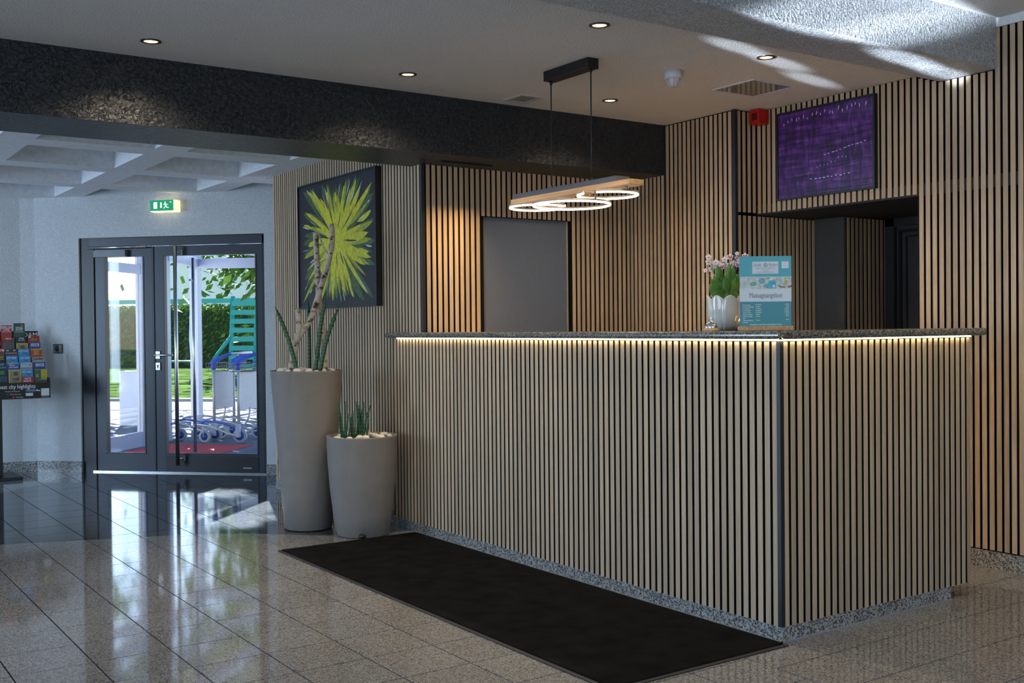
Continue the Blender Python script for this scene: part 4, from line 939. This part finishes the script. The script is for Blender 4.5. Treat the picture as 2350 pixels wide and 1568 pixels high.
# ------------------------------------------------------------------ brochure stand and brochures
bs = thing('brochure_stand', 'black brochure rack on a post in front of the white hall wall', 'brochure stand', (1.60, 10.12, 0))
box('base', (-0.20, 0.185, -0.21, 0.2, 0, 0.028), M_BLK, bs, bev=0.004)
box('post', (-0.06, 0.06, -0.03, 0.03, 0.028, 0.70), M_TRIM, bs)
box('back_board', (-0.43, 0.398, 0.20, 0.21, 0.70, 1.263), M_BLK, bs)
text('header_text', 'DAM', 0.055, mat('rack_white', (0.75, 0.75, 0.75), 0.5), bs, (0.275, 0.198, 1.212), sx=1.0, bold=0.001)
bn = box('banner', (-0.43, 0.420, -0.175, -0.168, 0.686, 0.823), M_BLK, bs)
RW = MATS['rack_white']
text('banner_text', 'best city highlights', 0.047, RW, bs, (0.012, -0.177, 0.776), sx=0.83, bold=0.0008)
for s, x, z in (('Theater & Musicals', 0.06, 0.748), ('Entertainment', 0.10, 0.723), ('Shopping', 0.145, 0.698)): text('banner_text', s, 0.015, RW, bs, (x, -0.177, z))
flat('banner_dots', [disc(0.125, 0.702, 0.010)], mat('dot_red', (0.45, 0.03, 0.03), 0.5), bs, -0.1768)
flat('banner_dots', [disc(0.08, 0.727, 0.010)], mat('dot_blue', (0.03, 0.05, 0.15), 0.5), bs, -0.1768)
flat('banner_picture', [rect(0.222, 0.30, 0.745, 0.765)], mat('banner_city', (0.16, 0.22, 0.42), 0.5, var=0.8, scale=80), bs, -0.1768)
flat('banner_picture', [rect(0.222, 0.28, 0.710, 0.735), rect(0.345, 0.41, 0.706, 0.770), [(0.30, 0.756), (0.315, 0.766), (0.315, 0.76), (0.335, 0.755), (0.338, 0.745), (0.315, 0.752), (0.315, 0.746)]], RW, bs, -0.1767)
text('banner_text', 'visitberlin.de', 0.012, RW, bs, (0.378, -0.177, 0.692), align='CENTER')
for k in range(8):
    y = 0.195-0.045*k
    box('shelf', (-0.43, 0.405, y-0.035, y+0.010, 0.70, 0.718), M_BLK, bs)
boxes('side_panel', [(0.4150, 0.419, -0.168, 0.2, 0.70, 0.86)], M_BLK, bs)
def brochure(x0, x1, zt, row, col, label, bands=(), txt=(), zb=None):
    y = 10.30-0.045*row
    zb = 0.719
    o = thing('brochure', label, 'brochure', ((x0+x1)/2, y, zb))
    h = zt-zb; w = (x1-x0)/2-0.002
    box('cover', (-w, w, -0.004, 0.004, 0, h), mat('cover_%s' % '_'.join('%02d' % int(c*99) for c in col), col, 0.3, var=0.1, scale=30), o)
    for i, (a, b, p, q, c) in enumerate(bands):        # fractions of width, metres below top
        flat('print', [rect(-w+2*w*a, -w+2*w*b, h-q, h-p)], mat('ink_%s' % '_'.join('%02d' % int(v*99) for v in c), c, 0.35, var=0.2, scale=60), o, -0.0043-0.0002*i)
    for s, size, fx, dz, c in txt:
        text('lettering', s, size, mat('ink_%s' % '_'.join('%02d' % int(v*99) for v in c), c, 0.35, var=0.2, scale=60), o, ((fx-0.5)*2*w, -0.0055, h-dz), align='CENTER', sx=0.9, bold=0.0006)
RD = (0.45, 0.03, 0.03); WH = (0.7, 0.72, 0.75); LB = (0.05, 0.30, 0.58); NB = (0.03, 0.06, 0.34); YE = (0.6, 0.5, 0.03); BK = (0.01, 0.012, 0.015); GN = (0.02, 0.09, 0.075)
ce, ci = 0.5, 0.5
brochure(1.692, 1.783, 1.315, 0, RD, 'red brochure with white blocky title in the top rack row', [(0.05, 0.95, 0.055, 0.058, WH)], [('BERLIN', 0.03, .5, .028, WH), ('LIVE', 0.03, .5, .05, WH)])
brochure(1.794, 1.889, 1.333, 0, GN, 'dark green show brochure with an orange dot in the top rack row', [(0.1, 0.9, 0.075, 0.078, WH)], [('CIRQUE', 0.018, .5, .045, WH), ('ALIZE', 0.026, .5, .065, WH)])
o_ = bpy.data.objects['brochure.001']; flat('orange_dot', [disc(0.022, 1.333-0.719-0.02, 0.0105)], mat('dot_orange', (0.6, 0.12, 0.03), 0.5), o_, -0.006)
brochure(1.697, 1.794, 1.205, 1, (0.12, 0.10, 0.12), 'brochure with a dark landscape photo under a red strip', [(0, 1, 0.0, 0.014, RD), (0, 1, 0.014, 0.04, (0.16, 0.05, 0.04)), (0.05, 0.95, 0.02, 0.035, (0.2, 0.06, 0.04))], [('BERLIN', 0.016, .5, .012, WH)])
brochure(1.802, 1.897, 1.211, 1, (0.012, 0.02, 0.06), 'dark navy show brochure below the dark green one', [], [('CIRQUE', 0.012, .5, .014, WH), ('ALIZE', 0.022, .5, .034, (0.4, 0.42, 0.5))])
brochure(1.901, 2.001, 1.221, 1, RD, 'red children brochure with green lettering at the rack edge', [(0.05, 0.25, 0.003, 0.018, WH), (0.2, 0.8, 0.03, 0.042, (0.05, 0.3, 0.08))], [('Kids', 0.026, .55, .04, (0.1, 0.4, 0.1))])
brochure(1.80, 1.895, 1.158, 2, YE, 'yellow framed brochure in the third rack row', [(0.08, 0.92, 0.008, 0.2, (0.28, 0.22, 0.14)), (0.35, 0.7, 0.02, 0.05, (0.12, 0.09, 0.05))], [('Museum', 0.015, .6, .018, (0.4, 0.34, 0.2))])
brochure(1.902, 1.998, 1.164, 2, NB, 'blue museum brochure with a white plate in the third rack row', [(0.16, 0.88, 0.01, 0.036, WH)], [('DDR', 0.026, .52, .032, NB)])
brochure(1.701, 1.802, 1.111, 3, (0.015, 0.03, 0.12), 'dark blue brochure with two eyes and an orange title', [(0.1, 0.3, 0.008, 0.02, YE), (0.66, 0.86, 0.008, 0.02, YE)], [('DUNGEON', 0.02, .5, .045, (0.6, 0.3, 0.1))])
brochure(1.805, 1.90, 1.109, 3, LB, 'light blue city map in the fourth rack row', [], [('CITY MAP', 0.02, .45, .026, WH), ('Berlin', 0.013, .6, .043, NB)])
brochure(1.903, 2.003, 1.107, 3, (0.5, 0.06, 0.03), 'red brochure with a yellow strip in the fourth rack row', [(0, 1, 0, 0.008, YE)], [('Dinner', 0.018, .5, .024, YE), ('Show', 0.018, .5, .038, YE), ('Berlin Tour', 0.01, .5, .05, WH)])
brochure(1.70, 1.796, 1.052, 4, LB, 'light blue city map in the fifth rack row, next to the dark brochure', [], [('CITY MAP', 0.02, .45, .026, WH), ('Berlin', 0.013, .6, .043, NB)])
brochure(1.803, 1.901, 1.049, 4, LB, 'light blue city map in the fifth rack row, next to the grey brochure', [], [('CITY MAP', 0.02, .45, .026, WH), ('Berlin', 0.013, .6, .043, NB)])
brochure(1.908, 2.007, 1.039, 4, (0.34, 0.35, 0.31), 'pale grey bicycle brochure in the fifth rack row', [(0, 1, 0, 0.005, (0.05, 0.3, 0.1))], [('Cool Bike', 0.022, .5, .026, BK)])
brochure(1.701, 1.798, 0.993, 5, (0.04, 0.08, 0.42), 'blue brochure with a yellow green strip in the sixth rack row', [(0, 0.6, 0, 0.012, (0.5, 0.5, 0.1)), (0.6, 1, 0, 0.012, (0.1, 0.4, 0.5))], [('Discover', 0.014, .4, .026, WH), ('your Berlin', 0.017, .55, .044, WH)])
brochure(1.805, 1.902, 0.99, 5, (0.5, 0.55, 0.62), 'white folded leaflet with a red cross in the sixth rack row', [(0.05, 0.95, 0.04, 0.055, (0.25, 0.3, 0.35)), (0.75, 0.9, 0.015, 0.022, (0.4, 0.05, 0.1)), (0.8, 0.85, 0.01, 0.03, (0.4, 0.05, 0.1))], [('Museum', 0.012, .3, .015, LB)])
brochure(1.913, 2.008, 0.991, 5, NB, 'blue museum brochure with a white plate in the sixth rack row', [(0.16, 0.88, 0.01, 0.036, WH)], [('DDR', 0.026, .52, .032, NB)])
brochure(1.703, 1.803, 0.934, 6, YE, 'yellow framed brochure with an engraving in the lowest full row', [(0.1, 0.92, 0.008, 0.2, (0.30, 0.24, 0.17)), (0.4, 0.75, 0.02, 0.05, (0.10, 0.08, 0.05)), (0.35, 0.85, 0.07, 0.09, (0.14, 0.1, 0.06))], [('Museum', 0.015, .6, .018, (0.4, 0.34, 0.2)), ('Berlin', 0.018, .55, .068, YE)])
brochure(1.803, 1.90, 0.931, 6, LB, 'light blue city map in the lowest full row behind a red card', [], [('CITY MAP', 0.02, .45, .026, WH), ('Berlin', 0.013, .6, .043, NB)])
brochure(1.91, 2.013, 0.932, 6, (0.5, 0.42, 0.03), 'yellow brochure with a green photo half at the rack edge', [(0.02, 0.5, 0.004, 0.09, (0.06, 0.12, 0.05)), (0.1, 0.3, 0.04, 0.07, (0.15, 0.35, 0.5)), (0, 1, 0.092, 0.11, (0.05, 0.08, 0.25))], [])
brochure(1.797, 1.898, 0.873, 7, RD, 'red card lettered in white in front of the lowest city map', [], [('ROTE', 0.022, .5, .024, WH), ('KARTE', 0.022, .45, .045, WH)])
brochure(1.591, 1.690, 1.259, 0, BK, 'black brochure with a pale window at the inner side of the rack', [(0.7, 1, 0.09, 0.12, (0.3, 0.42, 0.3))], [])
brochure(1.595, 1.698, 1.113, 3, RD, 'red and white brochure at the inner side of the rack', [(0.2, 1, 0.006, 0.022, WH), (0, 1, 0.03, 0.06, (0.12, 0.06, 0.05))], [('Tour', 0.016, .7, .019, RD)])
brochure(1.594, 1.693, 1.054, 4, BK, 'black brochure with yellow lines at the inner side of the rack', [(0.3, 0.95, 0.004, 0.007, YE), (0.3, 0.95, 0.03, 0.034, YE)], [('SHOW', 0.018, .6, .024, YE)])
brochure(1.596, 1.695, 0.996, 5, (0.012, 0.03, 0.05), 'dark teal brochure with pale lettering at the inner side of the rack', [(0.0, 1.0, 0.036, 0.05, (0.06, 0.22, 0.3))], [('BLUE', 0.02, .6, .022, (0.3, 0.55, 0.65))])
brochure(1.598, 1.696, 0.93, 6, (0.012, 0.02, 0.03), 'night blue brochure with bright green lettering at the inner side of the rack', [(0, 1, 0.05, 0.10, (0.03, 0.07, 0.14))], [('GREEN', 0.018, .5, .018, (0.05, 0.5, 0.1)), ('NIGHT', 0.018, .5, .034, (0.05, 0.5, 0.1))])

#--OUTSIDE--
# ------------------------------------------------------------------ outside the entrance
# everything here is laid out in the door's own frame: u along the door, n outward
def uframe(name, label, cat, u, n, z=0.0, rot=0.0, group=None): return thing(name, label, cat, uvn(u, n, z), RZ+rot, group)
def setf(o, u=0.0, n=0.0, z=0.0):
    o.location = uvn(u, n, z); o.rotation_euler = (0, 0, RZ); return o
M_PAVE = mat('grey_paving', (0.17, 0.18, 0.21), 0.9, var=0.12, scale=3, spec=0.0)
M_LAWN = mat('lawn_grass', (0.026, 0.046, 0.014), 0.9, var=0.6, scale=1.2, bump=1.0, bscale=60, spec=0.0)
setf(boxes('ground', [(-45, 45, 0.10, 7.2, -0.2, -0.012)], M_PAVE, None, 'structure'))
gp = setf(boxes('ground', [(-45, 45, 7.2, 9.3, -0.2, -0.02)], mat('pale_gravel', (0.12, 0.12, 0.115), 0.9, var=0.3, scale=18, spec=0.0), None, 'structure'))
lw = setf(boxes('ground', [(-60, 45, 9.45, 60, -0.2, -0.01)], M_LAWN)); lw['kind'] = 'structure'
kb = setf(boxes('kerb_stone', [(-45, 45, 9.3, 9.45, -0.2, 0.03)], mat('kerb_pale', (0.3, 0.3, 0.3), 0.8, spec=0.0))); tag(kb, 'pale kerb between the gravel path and the lawn', 'kerb')
k2 = setf(boxes('kerb_stone', [(-45, 45, 7.1, 7.2, -0.2, 0.0)], MATS['kerb_pale'])); tag(k2, 'pale kerb between the grey paving and the gravel path', 'kerb')
rm = setf(box('door_mat', (-1.41, -0.31, 0.75, 2.33, -0.012, -0.004), mat('red_mat', (0.52, 0.04, 0.05), 0.9, bump=0.6, bscale=300))); tag(rm, 'red door mat on the porch floor outside the glass door', 'mat')
# porch
pc = uframe('porch', 'white aluminium glazed porch built in front of the entrance door', 'porch', 0, 0)
M_WP = M_WALU
ZT = 2.30
boxes('side_rail', [(-1.56, -1.50, 0.95, 2.75, -0.012, 0.15), (-1.56, -1.50, 0.95, 2.75, 1.88, 1.98)], M_WP, pc)
for n0, n1 in ((0.95, 1.01), (2.10, 2.20), (2.34, 2.40), (2.46, 2.53), (2.60, 2.75)):
    box('post', (-1.565, -1.495, n0, n1, -0.012, ZT), M_WP, pc)
box('post', (-1.87, -1.76, 3.95, 4.06, -0.012, ZT), M_WP, pc)
box('post', (0.95, 1.06, 3.95, 4.06, -0.012, ZT), M_WP, pc)
box('post', (1.30, 1.38, 0.35, 0.45, -0.012, ZT), M_WP, pc)
boxes('front_beam', [(-1.87, 1.4, 3.95, 4.06, 2.04, 2.16)], M_WP, pc)
boxes('side_beam', [(-1.60, -1.50, 0.2, 2.75, 2.10, 2.22)], M_WP, pc)
_b = boxes('side_beam', [(-0.05, 0.05, 0, 1.34, 2.06, 2.17)], M_WP, pc); _b.location = (-1.53, 2.7, 0); _b.rotation_euler = (0, 0, math.atan2(0.28, 1.3))
for u in (-0.95, -0.30, 0.35): box('rafter', (u-0.04, u+0.04, 0.2, 4.0, 2.18, 2.26), M_WP, pc)
box('roof_pane', (-1.9, 1.4, 0.2, 4.2, 2.275, 2.285), pane('roof_glass', (0.9, 0.95, 1.0)), pc)
box('side_pane', (-1.535, -1.525, 1.01, 2.10, 0.15, 1.88), M_PANE, pc)
box('side_pane', (-1.535, -1.525, 1.01, 2.10, 1.98, 2.10), M_PANE, pc)
box('door_closer', (-1.50, -1.44, 1.05, 1.32, 1.90, 1.96), M_WP, pc)
box('window_film', (-1.524, -1.521, 1.02, 1.42, 0.98, 1.66), pane('white_film', white=0.45), pc)  # pale sheet stands in for a window's reflection in the glass
# luggage trolleys
M_TUBE = mat('trolley_grey', (0.50, 0.50, 0.53), 0.35, metal=0.3); M_BLU = mat('trolley_blue', (0.04, 0.10, 0.50), 0.4); M_TYRE = mat('tyre_grey', (0.42, 0.44, 0.44), 0.7); M_PNL = mat('trolley_panel', (0.42, 0.44, 0.52), 0.4)
def trolley(u, n, label):
    t = thing('luggage_trolley', label, 'trolley', uvn(u, n, -0.012), math.radians(135), 'luggage trolleys in the porch')
    for y in (0.0, -0.52):
        tube('upright', [(0, y, 0.10), (0, y, 0.90)], 0.017, M_TUBE, t, 10)
        box('fork', (-0.022, 0.022, y-0.004, y+0.045 if y == 0 else y+0.004, 0.07, 0.22), M_WALU, t, bev=0.003)
        tube('side_rail', smooth_path([(0.0, y, 0.09), (0.10, y, 0.10), (0.32, y, 0.180), (0.48, y, 0.205), (0.53, y, 0.195)], 4), 0.014, M_TUBE, t, 8)
        tube('side_rail', smooth_path([(0.02, y-0.03, 0.15), (0.20, y-0.03, 0.22), (0.40, y-0.03, 0.245), (0.52, y-0.03, 0.205)], 4), 0.012, M_BLU if y == 0 else M_TUBE, t, 8)
        kb_ = lathe('handle_joint', [(0, -0.03), (0.030, -0.026), (0.040, 0), (0.030, 0.026), (0, 0.03)], M_BLU, t, 16); kb_.location = (0, y, 0.90); kb_.rotation_euler = (PI/2, 0, 0)
        tube('joint_collar', [(0, y, 0.82), (0, y, 0.90)], 0.024, M_BLU, t, 10)
        tube('handle_arm', smooth_path([(0, y, 0.90), (-0.05, y-0.05, 0.945), (-0.13, y-0.10, 0.985), (-0.17, y-0.12, 1.0)], 3), [0.026]*4+[0.02]*6, M_BLU, t, 8)
    tube('handle_bar', [(-0.17, -0.10, 1.0), (-0.17, -0.66, 1.0)], 0.014, M_TUBE, t, 8)
    box('sign_panel', (-0.006, 0.006, -0.50, -0.02, 0.36, 0.79), M_PNL, t)
    tube('stop_bar', smooth_path([(0.02, -0.02, 0.12), (-0.08, -0.06, 0.26), (-0.10, -0.08, 0.40)], 3), 0.010, M_TUBE, t, 8)
    bm = bmesh.new()
    for z in (0.80, 0.845, 0.89):
        for a, b in (((0.09, 0.0), (0.09, -0.52)), ((-0.16, 0.0), (-0.16, -0.52)), ((0.09, 0.0), (-0.16, 0.0)), ((0.09, -0.52), (-0.16, -0.52))): add_tube(bm, [(a[0], a[1], z), (b[0], b[1], z)], 0.0035, 5)
    for k in range(10): add_tube(bm, [(0.09, -0.52*k/9, 0.80), (0.09, -0.52*k/9, 0.89)], 0.003, 5); add_tube(bm, [(-0.16, -0.52*k/9, 0.80), (-0.16, -0.52*k/9, 0.89)], 0.003, 5); add_tube(bm, [(-0.16, -0.52*k/9, 0.80), (0.09, -0.52*k/9, 0.80)], 0.003, 5)
    from_bm('wire_basket', bm, mat('wire_dark', (0.16, 0.17, 0.19), 0.4, metal=0.4), t)
    for x, y in ((0.0, 0.0), (0.0, -0.52), (0.43, -0.04), (0.43, -0.48)):
        r = 0.083 if x == 0 else 0.07
        w = lathe('wheel', [(r*0.62, -0.016), (r*0.9, -0.018), (r, -0.009), (r, 0.009), (r*0.9, 0.018), (r*0.62, 0.016)], M_TYRE, t, 24)
        w.location = (x, y-0.025 if x == 0 and y == 0 else y, r); w.rotation_euler = (PI/2, 0, 0)
        lathe('hub', [(0, -0.02), (0.014, -0.02), (0.014, -0.012), (r*0.63, -0.011), (r*0.63, 0.011), (0.014, 0.012), (0.014, 0.02), (0, 0.02)], M_BLU, w, 20)
    for y, r in ((0.0, 0.083), (-0.52, 0.083)): tube('axle', [(0, y+0.02, r), (0, y-0.05, r)], 0.008, M_TUBE, t, 8)
    for y in (-0.04, -0.48):
        tube('axle', [(0.43, y-0.03, 0.07), (0.43, y+0.03, 0.07)], 0.008, M_TUBE, t, 8)
        yr = 0.0 if y > -0.2 else -0.52
        tube('wheel_strut', [(0.43, y+0.028 if yr == 0 else y-0.028, 0.07), (0.43, yr, 0.20)], 0.008, M_TUBE, t, 8)
    tube('cross_bar', [(0, 0, 0.31), (0, -0.52, 0.31)], 0.011, M_TUBE, t, 8)
    tube('cross_bar', [(0.40, -0.03, 0.262), (0.40, -0.55, 0.262)], 0.010, M_TUBE, t, 8)
    return t
trolley(-0.93, 2.66, 'luggage trolley with blue wheels nearer the white porch post')
trolley(-0.56, 2.50, 'luggage trolley with blue wheels next to the red mat corner')
# grey panel box beyond the porch
pb = uframe('utility_box', 'pale grey utility box standing on the paving behind the porch side pane', 'utility box', -2.95, 4.6)
box('cabinet', (-0.22, 0.16, -0.12, 0.14, -0.012, 0.70), M_WALU, pb, bev=0.006)
box('lid', (-0.225, 0.165, -0.125, 0.145, 0.70, 0.72), M_WALU, pb)
# swing frame with ladder
M_TURQ = mat('turquoise_paint', (0.0, 0.30, 0.31), 0.4)
sw = uframe('swing_frame', 'turquoise wooden climbing frame with ladder boards and swing ropes on the lawn', 'climbing frame', 0, 18)
box('top_beam', (-15.0, -6.95, -0.05, 0.05, 1.98, 2.10), M_TURQ, sw)
for u in (-7.78, -7.10): tube('post', [(u, -0.25, -0.012), (u, 0.0, 2.15)], 0.06, M_TURQ, sw, 8)
for k in range(8):
    z = 0.25+0.235*k; box('ladder_board', (-7.78, -7.10, -0.30+0.03*k, -0.27+0.03*k, z, z+0.13), M_TURQ, sw)
tube('brace', [(-8.2, -0.3, 0.5), (-7.75, -0.2, 1.1)], 0.05, M_TURQ, sw, 8)
for u0, u1 in ((-12.6, -11.9), (-12.0, -11.9), (-14.4, -14.9)): tube('leg', [(u0, 0.6, -0.012), (u1, 0, 2.0)], 0.06, M_TURQ, sw, 8)
M_ROPE = mat('white_rope', (0.8, 0.78, 0.7), 0.8)
for u in (-9.95, -8.98): tube('rope', [(u, 0, 2.0), (u-0.05, 0.02, 1.0), (u, 0, 0.45)], 0.022, M_ROPE, sw, 6)
box('swing_seat', (-10.0, -8.93, -0.12, 0.12, 0.42, 0.46), M_TURQ, sw)
# foliage
def leaf_cloud(name, pts, size, m, parent, seed):
    r = random.Random(seed); bm = bmesh.new()
    for p in pts:
        s = size*r.uniform(0.6, 1.3)
        a = Vector((r.gauss(0, 1), r.gauss(0, 1), r.gauss(0, 1))).normalized(); b = a.orthogonal().normalized(); c = a.cross(b)
        p = Vector(p)
        bm.faces.new([bm.verts.new(p-b*s), bm.verts.new(p-c*s*0.5), bm.verts.new(p+b*s), bm.verts.new(p+c*s*0.5)])
    return from_bm(name, bm, m, parent, 'stuff')
M_HL = mat('hedge_leaf', (0.075, 0.15, 0.02), 0.8, var=0.6, scale=3, spec=0.1); M_TL = mat('tree_leaf', (0.09, 0.17, 0.03), 0.8, var=0.5, scale=3, spec=0.1); M_BARK = mat('tree_bark', (0.10, 0.075, 0.05), 0.9, bump=0.8, bscale=20)
rh = random.Random(21)
hd = uframe('hedge', 'tall clipped green hedge behind the climbing frame', 'hedge', -13, 28)
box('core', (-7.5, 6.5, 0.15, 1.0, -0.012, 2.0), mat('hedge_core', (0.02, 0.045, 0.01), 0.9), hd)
leaf_cloud('foliage', [(rh.uniform(-7.6, 6.6), rh.uniform(-0.1, 0.25), rh.uniform(0, 2.1)) for _ in range(11000)]+[(rh.uniform(-7.6, 6.6), rh.uniform(0, 1.1), rh.uniform(1.95, 2.2)) for _ in range(4000)], 0.075, M_HL, hd, 1)
def tree(u, n, h, R, label, k, seed, zc=None, size=0.14, shift=(0, 0), gaps=()):
    r = random.Random(seed); t = uframe('tree', label, 'tree', u, n)
    tube('trunk', smooth_path([(0, 0, -0.012), (0.1, 0.05, h*0.3), (-0.05, 0.1, h*0.6), (0.1, 0, h*0.9)], 4), [0.16-0.012*i for i in range(13)], M_BARK, t, 10)
    for q in range(9):
        a = r.uniform(0, 2*PI); z = h*r.uniform(0.35, 0.75)
        tube('branch', smooth_path([(0, 0.05, z), (R*0.4*math.cos(a), R*0.4*math.sin(a), z+0.5), (R*0.85*math.cos(a), R*0.85*math.sin(a), z+0.9)], 3), [0.06-0.007*i for i in range(7)], M_BARK, t, 6)
    pts = []
    while len(pts) < k:
        c = Vector((shift[0]+r.gauss(0, R*0.5), shift[1]+r.gauss(0, R*0.5), (zc or h*0.68)+r.gauss(0, h*0.2)))
        for _ in range(14): pts.append(c+Vector((r.gauss(0, 0.28), r.gauss(0, 0.28), r.gauss(0, 0.22))))
    if gaps:                                                # crown cut open along the sun's path to shape the floor patches
        keep = []
        for p in pts:
            w = uvn(u, n)+Vector(((p.x+p.y)*0.70711, (-p.x+p.y)*0.70711, p.z)); g = w-SUNV*(w.z/SUNV.z)
            if all((g.x-a)**2+((g.y-b)*0.75)**2 > q*q for a, b, q in gaps): keep.append(p)
        pts = keep
    leaf_cloud('crown', pts, size, M_TL, t, seed+1)
tree(-9.0, 22.5, 6.5, 1.6, 'leafy tree with open crown beside the white house', 3800, 4)
tree(-2.2, 9.9, 8.8, 2.3, 'tall tree with wide crown shading the porch from the lawn', 15000, 8, zc=7.6, shift=(-2.3, 0.0), gaps=((2.57, 6.99, 0.36), (2.85, 8.13, 0.28), (2.95, 7.42, 0.25), (2.73, 7.26, 0.2)))
tree(-24.0, 30.0, 8.0, 2.2, 'dark leafy tree beyond the end of the hedge', 3800, 12)
# fence and white house beyond
fc = uframe('board_fence', 'grey weathered board fence behind the lawn', 'fence', -25.0, 29.5)
M_FB = mat('fence_board', (0.17, 0.17, 0.17), 0.85)
for k in range(48): box('board', (-4.0+k*0.16, -3.86+k*0.16, 0, 0.03, -0.012, 2.1+0.04*(k % 3)), M_FB, fc)
for z in (0.4, 1.7): box('rail', (-4.0, 3.7, 0.03, 0.08, z, z+0.1), M_FB, fc)
hs_ = uframe('white_house', 'white rendered house with flat eaves behind the hedge', 'house', -18, 42)
M_HW = mat('house_render', (0.85, 0.85, 0.86), 0.8, var=0.03)
box('wall', (-4.5, 7.0, 0, 6, -0.012, 6.4), M_HW, hs_)
box('roof', (-5.2, 7.6, -0.7, 6.5, 6.4, 6.75), mat('roof_grey', (0.25, 0.25, 0.26), 0.8), hs_)
wd = box('window', (0.6, 2.4, -0.03, 0.0, 3.6, 5.0), mat('house_frame', (0.55, 0.55, 0.55), 0.5), hs_)
box('pane', (0.72, 2.28, -0.045, -0.03, 3.72, 4.88), mat('house_pane', (0.28, 0.30, 0.32), 0.1), wd)
prism('awning', [(-0.2, -1.6), (3.2, -1.6), (2.9, 0.0), (0.1, 0.0)], 5.1, 5.3, mat('awning_grey', (0.45, 0.44, 0.42), 0.8), hs_)
ac = box('air_unit', (1.5, 3.1, -0.55, 0.0, 2.35, 3.2), mat('unit_grey', (0.40, 0.42, 0.46), 0.5), hs_)
box('fan_grille', (2.25, 2.95, -0.57, -0.55, 2.45, 3.1), mat('unit_dark', (0.06, 0.07, 0.10), 0.5), ac)
